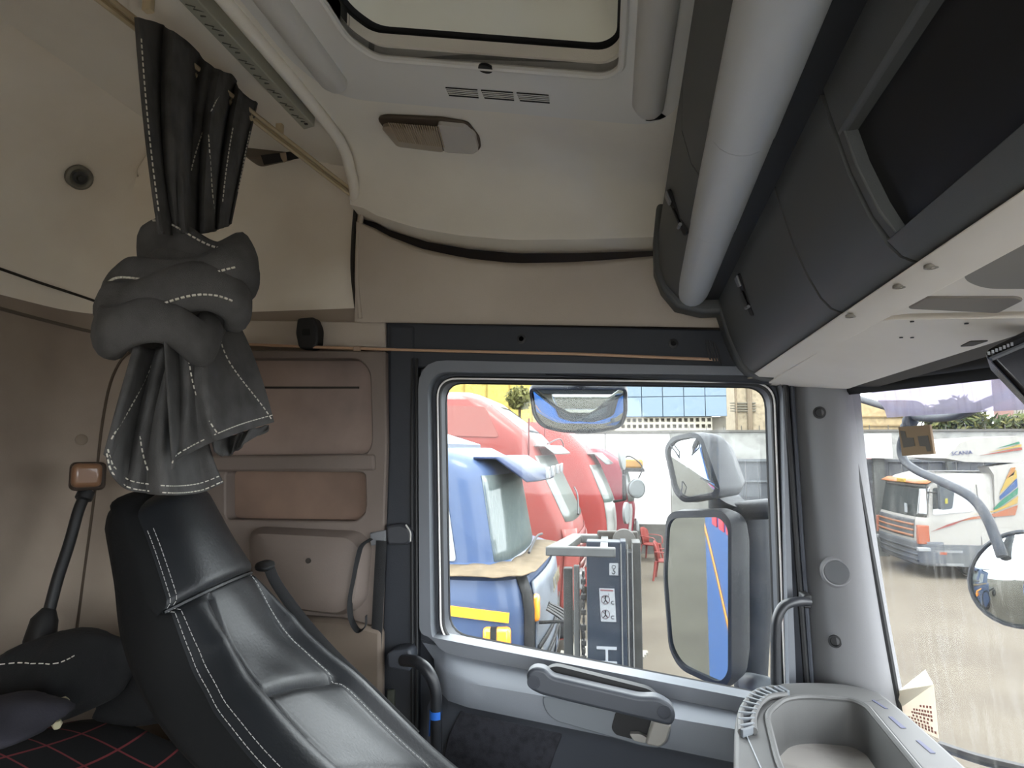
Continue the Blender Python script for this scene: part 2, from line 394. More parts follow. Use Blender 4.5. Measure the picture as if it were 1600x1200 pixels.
# lower edge strips of the side wall: horizontal strip, storage panel with niches
plateY('lower_strip', [(330, 500), (602, 503), (603, 543), (330, 538)], 1.485, .02, wallfab, wrt, bevel=.003)
PAN = [(300, 546), (602, 549), (604, 700), (594, 1000), (584, 1260), (300, 1260)]
N1 = [(318, 560), (560, 560), (578, 580), (581, 690), (574, 709), (318, 712)]
N2 = [(352, 736), (570, 738), (572, 800), (556, 815), (352, 812)]
sp = plateY('storage_panel', PAN, 1.445, .045, tanpl, wrt, holes=((N1, .03), (N2, .015)), bevel=.004)
plateY('niche_back', [(300, 548), (596, 548), (596, 725), (300, 725)], 1.497, .005, M('niche_brown', '97847a', .75, var=.4, vscale=4), sp)
plateY('niche_back', [(330, 728), (590, 728), (590, 830), (330, 830)], 1.485, .005, M('niche_brown2', '80695b', .75, var=.4, vscale=4), sp)
plateY('niche_ledge', [(318, 604), (560, 604), (560, 607), (318, 607)], 1.492, .006, gr, sp)
plateY('shelf_edge', [(318, 712), (584, 710), (585, 735), (318, 737)], 1.435, .03, tanpl, sp, bevel=.006)
# padded lower bulge behind the belt
bul = rnd(pY([(388, 822), (560, 830), (580, 850), (572, 940), (545, 962), (430, 948), (395, 900)], 1.435), .04, 6)
m = MB(); c = sum((p for p in bul), V())/len(bul)
m.loft([[V((p.x, 1.45, p.z)) for p in bul], [p+(c-p)*.03+V((0, -.012, 0)) for p in bul], [p+(c-p)*.12+V((0, -.03, 0)) for p in bul], [p+(c-p)*.4+V((0, -.04, 0)) for p in bul]]).build('padded_cover', tanpl, wrt)
MB().disc(at(482, 876, Y=1.393), (0, -1, 0), .006, .003).build('button', gr, wrt)
plateY('lower_cover', [(445, 962), (530, 968), (596, 985), (596, 1260), (420, 1260)], 1.425, .03, M('tan_lower', '6d6156', .7, var=.4), wrt, bevel=.01)
# ---------------------------------------------------------------- door surround, door, window
tr1 = stru(plateY('trim_1', [(604, 504), (1094, 514), (1210, 516), (1210, 600), (604, 572)], 1.465, .04, darkpl, bevel=.004), 'dark blue-black header strip above the door window', 'trim')
for x, y in ((815, 530), (1052, 537)):
    MB().lathe(at(x, y, Y=1.466), (0, -1, 0), ((.011, 0), (.011, .004), (.006, .005), (.006, .001), (.0, .001)), 16).build('screw', screwm, tr1)
tr2 = stru(plateY('trim_2', [(604, 504), (650, 506), (650, 1000), (648, 1260), (572, 1260), (592, 1000), (603, 700)], 1.462, .05, darkpl, bevel=.012, bseg=3), 'dark plastic pillar trim behind the door window', 'trim')
for x in (644, 651): MB().tube([at(x, 560, Y=1.458), at(x-1, 760, Y=1.458), at(x, 1000, Y=1.458), at(x, 1260, Y=1.458)], .004, 6).build('seal', rubber, tr2)
plateY('clip', [(604, 1078), (616, 1078), (616, 1106), (604, 1106)], 1.455, .01, M('olive_clip', '3c4038', .6), tr2, bevel=.003)
DOOR = [(640, 556), (1236, 572), (1270, 1090), (1275, 1420), (640, 1420)]
door = stru(MB().holes(pY(DOOR, 1.5), [rnd(winY(1.5), .05)], (0, .06, 0)).build('door_1', doordark), 'dark grey lorry door with window, pull handle and felt pocket', 'door')
SUR = [(653, 562), (1222, 574), (1234, 1100), (1238, 1105), (655, 992)]
MB().holes(rnd(pY(SUR, 1.455), [.07, .06, .02, .02, .02]), [rnd(winY(1.455, 1.05), .055)], (0, .05, 0)).build('window_surround', M('surround_plastic', '676b71', .5, bump=.1, bscale=900), door, bevel=.016, bseg=4)
hp = rnd(winY(1.495, 1.01), .05, 8); MB().tube(hp+[hp[0], hp[1]], .007, 8, flat=(0, 1, 0)).build('window_seal', rubber, door)
WI2 = [(700, 602), (1191, 609), (1207, 1083), (706, 986)]
hp = rnd(winY(1.488, 1.012), .05, 8); MB().tube(hp+[hp[0], hp[1]], .0022, 6).build('seal_bead', M('bead', 'e6e2df', .35), door)
hp = rnd(winY(1.55, 1.004), .05, 8); MB().tube(hp+[hp[0], hp[1]], .005, 6).build('window_channel', rubber, door)
w1 = stru(MB().prism(rnd(winY(1.552, 1.01), .05), (0, .004, 0)).build('window_1', pane), 'side window pane of the far door', 'window')
# door inner panel as a loft of rows from the sill inwards and down
R = [((655, 990), (1180, 1101), 1.53), ((657, 999), (1178, 1108), 1.50), ((660, 1004), (1176, 1112), 1.475), ((664, 1046), (1170, 1136), 1.40), ((665, 1056), (1170, 1143), 1.388),
     ((666, 1078), (1168, 1180), 1.385), ((667, 1092), (1168, 1196), 1.395), ((668, 1104), (1168, 1212), 1.44), ((664, 1260), (1168, 1420), 1.445)]
rows = []
for a, b, Y in R: rows.append([at(lerp(a[0], b[0], t/16), lerp(a[1], b[1], t/16), Y=Y) for t in range(17)])
for r in rows[3:7]:
    r[0].y += .07; r[1].y += .012
MB().grid(rows[:7]).build('door_panel', doorpl, door, smooth=50)
MB().grid(rows[6:]).build('lower_panel', M('lower_door', '484c54', .6), door, smooth=50)
SLOPE = (at(657, 999, Y=1.50), (at(1178, 1108, Y=1.50)-at(657, 999, Y=1.5)).cross(at(664, 1046, Y=1.40)-at(657, 999, Y=1.5)).normalized())
if SLOPE[1].z < 0: SLOPE = (SLOPE[0], -SLOPE[1])
def sl_pt(px, py, off=0): return onpl(px, py, SLOPE[0]+SLOPE[1]*off, SLOPE[1])
MB().prism([sl_pt(x, y, .003) for x, y in ((735, 1011), (760, 1017), (760, 1021), (735, 1015))], SLOPE[1]*.001).build('sill_slot', black, door)
for a, b in ((690, 742), (830, 860), (905, 960), (1065, 1095)):
    y0 = 999+(a-657)*.2092+4; y1 = 999+(b-657)*.2092+4
    MB().prism([sl_pt(a, y0, .0015), sl_pt(b, y1, .0015), sl_pt(b, y1+3, .0015), sl_pt(a, y0+3, .0015)], SLOPE[1]*.001).build('sill_slot', black, door)
# pull handle
plateY('handle_slot', [(850, 1047), (868, 1040), (1015, 1077), (1030, 1090), (1022, 1100), (860, 1066)], 1.374, .02, black, door, r=.012)
plateY('handle_cup', [(846, 1086), (1050, 1130), (1046, 1160), (1030, 1170), (1005, 1167), (866, 1127), (850, 1110)], 1.378, .02, M('cup_plastic', '6f757b', .5), door, r=.015, bevel=.003)
plateY('cup_pocket', [(962, 1112), (1024, 1126), (1020, 1150), (1000, 1158), (962, 1148), (955, 1138)], 1.3765, .01, black, door, r=.006)
hb = [(822, 1052), (834, 1043), (852, 1046), (862, 1058), (1000, 1090), (1028, 1090), (1050, 1103), (1057, 1120), (1050, 1136), (862, 1091), (846, 1087), (824, 1076)]
ha = plateY('pull_handle', hb, 1.335, .036, M('handle_plastic', '3f434a', .5, bump=.1, bscale=900), door, r=.012, bevel=.007, bseg=3)
for x, y in ((834, 1066), (1038, 1113)):
    MB().lathe(at(x, y, Y=1.3355), (0, -1, 0), ((.0135, 0), (.0135, .0015), (.011, .0018), (.011, .0008), (0, .0008)), 20).build('screw_cover', doordark, ha)
lv = plateY('release_lever', [(1020, 1126), (1050, 1133), (1042, 1160), (1030, 1169), (1008, 1164)], 1.352, .02, silver, door, r=.007, bevel=.004)
plateY('lever_tongue', [(983, 1147), (1000, 1147), (1014, 1155), (1008, 1162), (990, 1158)], 1.36, .015, silver, lv, r=.004, bevel=.003)
# window switch on the sill
sb = MB().prism(rnd([sl_pt(x, y, .001) for x, y in ((1072, 1087), (1076, 1084), (1150, 1098), (1150, 1114), (1080, 1101), (1072, 1097))], .004), SLOPE[1]*.004).build('switch_plate', doorpl, door, bevel=.001)
MB().prism([sl_pt(x, y, .004) for x, y in ((1083, 1090), (1109, 1095), (1107, 1106), (1082, 1099))], SLOPE[1]*.005).build('switch_rocker', M('rocker', '8d9298', .35), sb, bevel=.002)
MB().prism([sl_pt(x, y, .004) for x, y in ((1090, 1085), (1108, 1089), (1107, 1093), (1090, 1090))], SLOPE[1]*.010).build('switch_rocker', doordark, sb, bevel=.002)
# felt pocket
ins = [(722, 1106), (740, 1102), (845, 1128), (880, 1146), (868, 1175), (850, 1230), (682, 1230), (700, 1150)]
plateY('felt_insert', ins, 1.428, .012, feltpl, door, r=.012, bevel=.003)
# ---------------------------------------------------------------- A pillar
L = [at(x, y, Y=1.49) for x, y in ((1234, 596), (1240, 680), (1250, 800), (1262, 960), (1276, 1120))]
Rr = [at(x, y, Y=1.39) for x, y in ((1324, 596), (1331, 680), (1345, 800), (1369, 960), (1400, 1130))]
rows = []
for a, b in zip(cr(L, 4), cr(Rr, 4)):
    r = [a+V((-.004, .05, 0))]
    for k in range(9):
        t = k/8; p = lerp(a, b, t); r.append(p+V((-.01, -.03, 0))*math.sin(math.pi*t)**.8)
    r.append(b+V((.03, .02, 0))); rows.append(r)
tr3 = stru(MB().grid(rows).build('trim_3', pillarpl, smooth=60), 'grey windscreen pillar trim with round speaker', 'trim')
def pil(px, py):
    d = ray(px, py); t0 = None
    for i in range(600):
        q = CAM+d*(1.2+i*.001)
        for a, b in ((L, Rr),):
            zz = [p.z for p in a][::-1]
            xa = interp(zz, [p.x for p in a][::-1], q.z); xb = interp([p.z for p in b][::-1], [p.x for p in b][::-1], q.z)
        if xa <= q.x <= xb:
            t = (q.x-xa)/(xb-xa); y = lerp(1.49, 1.39, t)-.03*math.sin(math.pi*t)**.8
            if q.y >= y: return q
    return CAM+d*1.5
npil = V((-.42, -.9, 0)).normalized()
tw = pil(1309, 893)
tw = tw+npil*.010
s_ = MB().lathe(tw-npil*.012, npil, ((.033, 0), (.033, .008), (.027, .014), (.024, .014), (.024, .010), (0, .010)), 28).build('speaker', pillarpl, tr3)
m = MB().disc(tw-npil*.008, npil, .023, .0105); m.build('speaker_mesh', M('speaker_mesh', '66686a', .7, bump=.9, bscale=2500), s_)
for x, y in ((1282, 645), (1306, 1000)):
    q = pil(x, y)+npil*.016; m = MB().lathe(q-npil*.008, npil, ((.0125, 0), (.0125, .006), (.009, .0062), (.008, .002), (0, .002)), 18)
    o = m.build('screw_hole', screwm, tr3)
for k, (x0, x1) in enumerate(((1227, 1262), (1237, 1270))):
    MB().tube([at(x0, 596, Y=1.455), at((x0+x1)/2-2, 830, Y=1.455), at(x1, 1090, Y=1.455)], .006-.001*k, 8).build('door_seal', (rubber, doordark)[k], tr3)
# windscreen
def wsx(y):
    e = max(0, abs(y-.375)-.15)/.87
    return .70-.21*e**2.2
def wpt(y, z): return V((wsx(y)+.07*(3.16-z)/.6, y, z))
ysl = [-.65+2.06*i/30 for i in range(31)]
rows = [[wpt(y, 3.24-.78*j/8) for y in ysl] for j in range(9)]
w2 = stru(MB().grid(rows).build('window_2', wscreen, smooth=60), 'dusty streaked windscreen', 'window')
m = MB(); m.tube([wpt(y, 3.19)+V((-.008, 0, 0)) for y in ysl], (.022, .006), 8, flat=(0, 0, 1)); m.build('windscreen_band', black, w2)
m = MB(); m.tube([wpt(1.405, 3.2-.75*j/10)+V((-.012, -.004, 0)) for j in range(11)], .007, 8); m.build('windscreen_seal', black, w2)
fw = stru(MB().box((.70, .375, 1.95), (.05, 2.0, .75)).build('wall_front', doordark), 'dark bulkhead below the windscreen', 'wall')

# ================================================================ ROOF FITTINGS
# roof hatch
hx = thing('roof_hatch', 'grey plastic roof hatch with rounded opening and side grips', 'roof hatch', (-.2, .75, cz(-.2)))
def cp(x, y, off=0): return V((x, y, cz(x)-off))
oc = [(-.54, .30), (-.545, 1.0), (-.50, 1.10), (.075, 1.10), (.118, 1.04), (.118, .30)]
ic = [(-.405, .45), (-.405, .905), (-.375, .952), (.0, .955), (.024, .93), (.03, .45)]
MB().holes(rnd([cp(x, y, .018) for x, y in oc], [.02, .06, .07, .05, .06, .02]), [rnd([cp(x, y, .018) for x, y in ic], [.03, .03, .02, .02, .03, .03])], V((0, 0, .02))).build('frame', hatchpl, hx, bevel=.008, bseg=3)
lip = rnd([cp(x, y, .02) for x, y in ic], [.03, .03, .02, .02, .03, .03])
MB().tube(lip+[lip[0], lip[1]], .006, 8).build('opening_lip', hatchpl, hx)
def inset(k, dz, dy=0): 
    c = V((-.19, .7, cz(-.19)))
    return [V((c.x+(p.x-c.x)*k, c.y+(p.y-c.y)*k+dy, p.z+dz)) for p in lip]
MB().loft([inset(1, .0), inset(1.0, .048), inset(.962, .052)], caps=False).build('shadow_gap', black, hx)
MB().loft([inset(.968, .051), inset(.955, .053), inset(.92, .066, -.008), inset(.87, .092, -.018)], caps=False).build('inner_well', hatchin, hx)
MB().prism(inset(.89, .092, -.018), (0, 0, .01)).build('lid', black, hx)
MB().disc(cp(-.19, .952, .021), -NCn, .012, .004, 14).build('catch', black, hx)
# grips: half-round rails along both sides
for x0, r in ((.068, .026), (-.487, .028)):
    m = MB(); rows = []
    for y, k in ((.30, 1), (.95, 1), (1.03, 1), (1.045, .8), (1.05, .4)):
        rows.append([cp(x0+r*math.cos(a)*k, y, .018+r*.9*math.sin(a)*k) for a in [math.pi*i/12 for i in range(13)]])
    m.grid(rows).build('side_grip', M('grip_grey', 'c0beb9', .5), hx)
for px, py in ((526, 126), (1019, 170)):
    q = ceil_pt(px, py, .0205); MB().disc(q, -NCn, .011, .002, 16).build('screw', screwm, hx)
vgm = M('vent_dark', '1c1c1b', .8)
for k in range(3):
    a = (696+55.5*k, 136+4.1*k)
    vg = MB().prism([ceil_pt(a[0]+dx, a[1]+dy, .0185) for dx, dy in ((0, 0), (50, 3.7), (52, 17), (6, 13.4))], -NCn*.001).build('vent_grille', vgm, hx)
    for j in range(1, 5):
        t = j/5; p0 = lerp(V((a[0], a[1], 0)), V((a[0]+6, a[1]+13.4, 0)), t); p1 = lerp(V((a[0]+50, a[1]+3.7, 0)), V((a[0]+52, a[1]+17, 0)), t)
        MB().tube([ceil_pt(p0.x, p0.y, .0198), ceil_pt(p1.x, p1.y, .0198)], .0011, 4).build('slat', hatchpl, vg)
# dome lamp
dl = thing('dome_lamp', 'ribbed oblong dome lamp on the ceiling by the roof hatch', 'ceiling lamp', ceil_pt(670, 205))
ho = [(590, 181), (602, 177), (690, 181), (732, 188), (750, 212), (752, 228), (740, 236), (626, 224), (608, 206)]
MB().prism(rnd([ceil_pt(x, y, 0) for x, y in ho], .012), -NCn*.008).build('housing', M('lamp_housing', '4a3f34', .6), dl, bevel=.003)
def lens(pts, h, mat, name):
    base = rnd([ceil_pt(x, y, .006) for x, y in pts], .01); c = sum(base, V())/len(base)
    return MB().loft([base, [p-NCn*h*.8 for p in base], [lerp(p, c, .12)-NCn*h for p in base]]).build(name, mat, dl)
ll = lens([(597, 193), (606, 190), (684, 197), (694, 232), (622, 223)], .012, lensm, 'ribbed_lens')
for k in range(22):
    x0 = 607+78*k/21; y0 = 192+6*k/21; x1 = 624+70*k/21; y1 = 221+9*k/21
    MB().tube([ceil_pt(x0, y0, .0185), ceil_pt(x1, y1, .0185)], .0013, 4).build('rib', M('rib_gloss', 'a3937e', .25), ll)
lens([(684, 187), (728, 192), (744, 208), (749, 228), (740, 234), (696, 231)], .013, lensw, 'white_lens')
# wide painted rail along the ceiling with printed marks, bead moulding, thin curtain rail
cr_ = thing('ceiling_rail', 'pale metal ceiling rail strip with printed marks beside the roof hatch', 'rail', (-.6, .7, 3.75))
a0 = [ceil_pt(x, y, .012) for x, y in ((150, -140), (180, -140), (487, 203), (478, 215))]
xL = a0[3].x-.012; xR = xL+.034
xL, xR = -.640, -.606
MB().prism([V((xL, .2, cz(xL)-.03)), V((xR, .2, cz(xR)-.03)), V((xR, 1.205, cz(xR)-.03)), V((xL, 1.225, cz(xL)-.03))], (0, 0, .03)).build('strip', alu, cr_, bevel=.002)
m = MB(); pm = M('print_ink', '55564f', .7)
for k in range(16):
    y = .45+.047*k; z = cz(xL)-.0315+.0; xm = (xL+xR)/2; zz = cz(xm)-.031
    m.tube([V((xm-.009, y, zz)), V((xm+.002, y+.008, zz)), V((xm-.004, y+.012, zz)), V((xm+.009, y+.02, zz))], .0009, 4); m.tube([V((xm-.003, y+.028, zz)), V((xm+.005, y+.03, zz))], .0014, 4)
m.build('printed_marks', pm, cr_, kind='stuff')
MB().disc(V((xR-.012, 1.19, cz(xR)-.030)), (0, 0, -1), .004, .001, 12).build('screw', screwm, cr_)
m = MB(); m.tube(cr([V((-.585, .2, cz(-.585)-.002)), V((-.585, .8, cz(-.585)-.002)), V((-.588, 1.25, cz(-.588)-.012)), V((-.60, 1.38, 3.71)), V((-.612, 1.44, 3.66))], 6), .013, 10); stru(m.build('trim_4', headliner), 'beige padded bead along the ceiling beside the rail', 'trim')
rail_pts = cr([at(100, -46, Z=3.735), at(160, 0, Z=3.733), at(250, 70, Z=3.727), at(330, 133, Z=3.722), at(400, 188, Z=3.717), at(470, 242, Z=3.705), at(520, 281, Z=3.69), at(562, 312, Z=3.674)], 5)
ra = thing('curtain_rail', 'thin cream curtain rail running across the cab ceiling', 'curtain rail', rail_pts[10])
for dx, dz in ((0, 0), (.011, .002), (.005, -.009)): MB().tube([p+V((dx, 0, dz)) for p in rail_pts], .0042, 6).build('rail_bar', rails, ra)
for px, py in ((232, 6), (437, 203), (560, 305)):
    q = at(px, py, Z=3.728 if px < 500 else 3.68); MB().box(q, (.014, .012, .026)).build('glider', rails, ra, bevel=.002)
# bracket on the side wall under the rail
br = thing('wall_bracket', 'brown-beige plastic bracket with slot behind the curtain rail', 'bracket', at(435, 240, Y=1.47))
brm = M('bracket_brown', '5f564a', .6)
b0 = pY([(372, 212), (470, 205), (484, 225), (478, 248), (408, 262), (392, 252)], 1.475)
MB().prism(rnd(b0, .012), (0, -.05, 0)).build('body', brm, br, bevel=.005)
MB().prism(pY([(408, 243), (466, 236), (470, 247), (413, 258)], 1.424), (0, -.002, 0)).build('slot', black, br)
MB().prism(pY([(438, 240), (447, 239), (449, 251), (444, 254), (440, 248)], 1.421), (0, -.003, 0)).build('catch', M('catch_tan', '9c8a76', .6), br)
# ---- curtain
cu = thing('curtain', 'dark grey curtain with white stitched lines tied in a big knot', 'curtain', at(300, 60, X=-.7))
def drape(name, top, bot, mid=None, folds=7, amp=.022, nu=64, nv=26, Xt=-.70, Xb=-.66, seed=1, parent=None, lines=(), dstep=.0095, sw=.0010, thick=.003, ampb=None, phase=0):
    """sheet hung between a traced top edge and a traced bottom edge"""
    rnd_ = random.Random(seed)
    T = cr([V((x, y, 0)) for x, y in top], 12); B = cr([V((x, y, 0)) for x, y in bot], 12); MD = cr([V((x, y, 0)) for x, y in mid], 12) if mid else None
    def samp(P, u):
        k = u*(len(P)-1); i = min(int(k), len(P)-2); return lerp(P[i], P[i+1], k-i)
    def S_(u, v):
        a = samp(T, u); b = samp(B, u)
        if MD: c = samp(MD, u); q = a*(1-v)**2+(4*c-a-b)*.5*2*v*(1-v)+b*v*v
        else: q = lerp(a, b, v)
        am = lerp(amp, ampb if ampb is not None else amp, v)
        d = am*(math.sin(2*math.pi*folds*u+phase+.9*math.sin(5*u+2*v))+.35*math.sin(2*math.pi*folds*2.3*u+1.3*v))
        X = lerp(Xt, Xb, v)+d*(0.25+.75*min(1, 4*u, 4*(1-u)))
        return at(q.x, q.y, X=X)
    rows = [[S_(i/nu, j/nv) for i in range(nu+1)] for j in range(nv+1)]
    o = MB().grid(rows).build(name, fabric, parent or cu, smooth=80, solid=thick)
    for ln in lines:
        m = MB(); pts = [S_(u, v)+V((.004, -.003, .001)) for u, v in ln]; dashes(m, cr(pts, 5), dstep, sw); m.build('stitching', stitchm, o, kind='stuff')
    return o
upper = drape('upper_drape', [(213, 28), (250, 38), (292, 66), (330, 104), (362, 118), (378, 146), (403, 162)], [(249, 366), (270, 368), (290, 364), (310, 366), (332, 362), (348, 356), (362, 350)],
      mid=[(228, 200), (250, 210), (285, 220), (315, 225), (340, 228), (362, 235), (384, 245)], folds=4, amp=.019, ampb=.013, Xt=-.70, Xb=-.66,
      lines=([(.03, .1+.8*k/20) for k in range(21)], [(.62-.22*k/20, .12+.55*k/20) for k in range(21)], [(.80-.02*k/20, .35+.5*k/20) for k in range(21)], [(.55+.14*k/20, .45+.52*k/20) for k in range(21)], [(.97, .3+.5*k/20) for k in range(21)]))
# knot: three wrapped folds of cloth
kc = at(272, 458, X=-.655)
ky = V((math.cos(YAW), math.sin(YAW), 0)); kz = V((0, 0, 1)); kn = V((.75, -.66, 0)).normalized(); kr = V((.66, .75, 0)).normalized()
ku = (kc-CAM).length*math.cos(math.atan(.53))/FPX*1.02            # metres per traced pixel at the knot
kR = V((math.cos(YAW), math.sin(YAW), 0)); kF = V((-math.sin(YAW), math.cos(YAW), 0))
def wrap(name, cx, cy, hw, hh, tilt, dep, seed, lines=(), tube=None):
    """one turn of cloth round the knot: a flattened ring seen from the side"""
    c = at(cx, cy, X=-.665)+kF*.02; tr = hh*ku*.62; rows = []; t_ = math.radians(tilt); n = 56
    for i in range(n):
        a = 2*math.pi*i/n; e = V((math.cos(a), math.sin(a), 0))
        Rx = hw*ku-tr*.7; Ry = hw*ku*dep-tr*.7; w1 = 1+.05*math.sin(2*a+seed)+.03*math.sin(5*a+2*seed)
        px_ = Rx*math.cos(a)*w1; p = c+kR*px_*math.cos(t_)+V((0, 0, 1))*(px_*math.sin(t_)+.012*math.sin(3*a+seed))-kF*(-Ry*math.sin(a))*w1
        out = (kR*math.cos(a)*math.cos(t_)+kF*math.sin(a)+V((0, 0, 1))*math.cos(a)*math.sin(t_)).normalized(); up_ = V((0, 0, 1))
        hv = hh*ku*(1+.12*math.sin(2*a+1.3*seed))
        row = []
        for j in range(20):
            b = 2*math.pi*j/20; wob = 1+.05*math.sin(4*b+3*a+seed)
            row.append(p+out*tr*math.cos(b)*wob+up_*hv*math.sin(b)*wob)
        rows.append(row)
    o = MB().grid(rows+[rows[0]], True).build(name, fabric, cu, smooth=80, weld=True)
    for bang, a0_, a1_ in lines:
        m = MB(); q = []
        for i in range(n):
            a = 360*i/n
            if a0_ <= a <= a1_:
                row = rows[i]; k = (bang % 360)/360*20; j = int(k) % 20; pp = lerp(row[j], row[(j+1) % 20], k-int(k)); cc = sum(row, V())/20; q.append(pp+(pp-cc).normalized()*.002)
        dashes(m, q, .0075, .0019, .68); m.build('stitching', stitchm, o, kind='stuff')
    return o
rows = []
for j in range(15):
    a = math.pi*j/14; rows.append([at(280, 458, X=-.665)+kF*.02+(kR*math.cos(b)*78*ku+kF*math.sin(b)*62*ku)*math.sin(a)+V((0, 0, 92*ku*math.cos(a))) for b in [2*math.pi*i/24 for i in range(24)]])
MB().loft(rows).build('knot_core', fabric, cu)
wrap('knot_fold', 302, 400, 84, 44, -12, .8, 1.0, lines=((35, 235, 325), (-20, 285, 345)))
wrap('knot_fold', 276, 440, 112, 30, 10, .72, 2.2, lines=((-15, 200, 330),))
wrap('knot_fold', 266, 476, 112, 38, 8, .76, 4.1, lines=((-30, 250, 340),))
wrap('knot_fold', 236, 516, 84, 36, -4, .8, 5.2)
lowl = drape('lower_drape', [(212, 540), (235, 545), (262, 540), (290, 530), (312, 520)], [(165, 712), (172, 740), (196, 764), (232, 771), (275, 774), (315, 769), (347, 755)],
      mid=[(184, 640), (205, 655), (235, 665), (275, 665), (318, 660)], folds=2.2, amp=.010, ampb=.020, Xt=-.67, Xb=-.64, seed=4,
      lines=([(.02+.33*(1-k/20), .08+.72*k/20) for k in range(21)], [(.33+.2*k/20, .45+.45*k/20) for k in range(21)], [(k/30, .985) for k in range(31)], [(k/30, .93) for k in range(31)]))
lowr = drape('lower_drape', [(255, 530), (280, 520), (310, 512), (345, 505), (368, 498)], [(268, 735), (272, 722), (295, 708), (330, 692), (352, 684), (385, 672), (427, 660)],
      mid=[(262, 640), (285, 630), (310, 612), (345, 592), (402, 575)], folds=1.6, amp=.010, ampb=.016, Xt=-.63, Xb=-.585, seed=6, phase=2,
      lines=([(.30+.30*k/20, .04+.94*k/20) for k in range(21)], [(.72+.26*k/20, .04+.94*k/20) for k in range(21)], [(k/30, .94) for k in range(31)]))
drape('hem_fold', [(330, 690), (350, 684), (372, 678), (395, 670), (420, 664)], [(334, 704), (352, 712), (366, 706), (384, 692), (418, 672)], folds=2, amp=.02, Xt=-.62, Xb=-.62, nv=6, seed=8)
# ---- side wall fittings
ck = thing('belt_clip', 'black plastic clip hook on the side wall strip', 'clip', at(479, 520, Y=1.47))
plateY('body', [(464, 497), (490, 495), (497, 512), (496, 538), (488, 545), (466, 544), (461, 520)], 1.447, .036, black, ck, r=.008, bevel=.005)
plateY('slot', [(472, 514), (484, 514), (484, 524), (472, 524)], 1.4455, .002, M('void', '030303', .9), ck, r=.003)
cw = thing('curtain_wire', 'thin tan window-curtain wire stretched above the door', 'wire', at(850, 553, Y=1.45))
MB().tube([at(340, 536, Y=1.452), at(480, 542, Y=1.452), at(640, 547, Y=1.45), at(900, 553, Y=1.448), at(1122, 562, Y=1.445)], .0035, 8).build('wire', M('copper_wire', 'b08f74', .4), cw)
MB().box(at(558, 545, Y=1.449), (.018, .008, .012)).build('stop', M('tan_stop', '8d7866', .6), cw, bevel=.002)
# rear wall button and lamp with cable
kb = thing('wall_button', 'round dark metal socket on the rear wall', 'button', at(125, 278, X=-1.28))
kq = at(125, 278, X=-1.29); kn2 = V((.8, -.35, -.5)).normalized()
MB().lathe(kq-kn2*.035, kn2, ((.030, 0), (.030, .036), (.024, .040), (.019, .037), (.017, .034), (0, .034)), 24).build('rim', M('rim_grey', '77756c', .45, metal=.4), kb)
MB().lathe(kq, kn2, ((.016, -.004), (.016, .002), (.009, .003), (.007, .008), (0, .008)), 18).build('core', M('core_dark', '2c2c2a', .5), kb)
pc = corner(127, 687); MB().lathe(pc, V((1, -.8, 0)), ((.014, -.008), (.014, .003), (.010, .005), (0, .005)), 18).build('wall_plug', M('plug_tan', '75685a', .7), label='small round tan plug low on the rear wall', cat='plug')
rl = thing('reading_lamp', 'bunk reading lamp with brown head on a black flexible neck', 'lamp', at(65, 1000, X=-1.25))
hd = at(137, 744, X=-1.22)
R_ = Matrix.Rotation(math.radians(-40), 3, 'Z')
MB().box(hd, (.05, .07, .066), R_).build('head', M('lamp_back', '3a3029', .6), rl, bevel=.012, bseg=3)
MB().box(hd+V((.02, -.025, .003)), (.03, .06, .055), R_).build('lens', M('lamp_brown', '7a5a42', .35, coat=.3), rl, bevel=.012, bseg=3)
MB().tube(cr([at(x, y, X=X) for x, y, X in ((136, 768, -1.22), (130, 780, -1.22), (122, 800, -1.22), (108, 850, -1.22), (90, 905, -1.22), (76, 958, -1.22))], 6), [.018]*7+[.012]*24, 10).build('flexible_neck', rubber, rl)
MB().tube([at(77, 952, X=-1.22), at(70, 968, X=-1.22), at(62, 1000, X=-1.22), at(58, 1060, X=-1.22)], [.014, .026, .03, .03], 12).build('base', black, rl)

# ================================================================ FRONT ROOF CONSOLE (swept along the cab width)
Z0 = 3.06
def shx(y): return .05*(y-1.45)
def sweep(prof, y0, y1, n=8, closed=True):
    rows = []
    for i in range(n+1):
        y = lerp(y0, y1, i/n); rows.append([V((x+shx(y)*wt, y, Z0+z)) for x, z, wt in prof])
    return rows
def swept(name, prof, y0, y1, mat, parent, bevel=0, n=8, **k):
    prof = [p if len(p) == 3 else (p[0], p[1], 1) for p in prof]
    return MB().loft(sweep(prof, y0, y1, n)).build(name, mat, parent, bevel=bevel, **k)
rc = thing('roof_console', 'dark grey roof storage console above the windscreen with lockers and rail', 'roof console', (.35, .6, 3.3))
UP = [(.136, .60, .3), (.120, .53, .4), (.110, .47, .4), (.110, .40, .5), (.124, .355, .6), (.150, .322, .8)]
def up_prof(d=0): return [(x+d, z, w_) for x, z, w_ in UP]+[(.34, .322, 1), (.40, .60, 1)]
swept('upper_locker', up_prof(), 1.445, 1.455, shelfpl, rc)
swept('end_panel', [(.112, .58, .3), (.100, .47, .4), (.100, .39, .5), (.115, .345, .6), (.145, .305, .8), (.20, .29, 1), (.40, .29, 1), (.40, .60, 1)], 1.405, 1.47, shelfpl, rc, bevel=.01, bseg=3)
swept('upper_locker', up_prof(), .80, 1.40, shelfpl, rc)
swept('upper_locker', up_prof(), -.70, .795, shelfpl, rc)
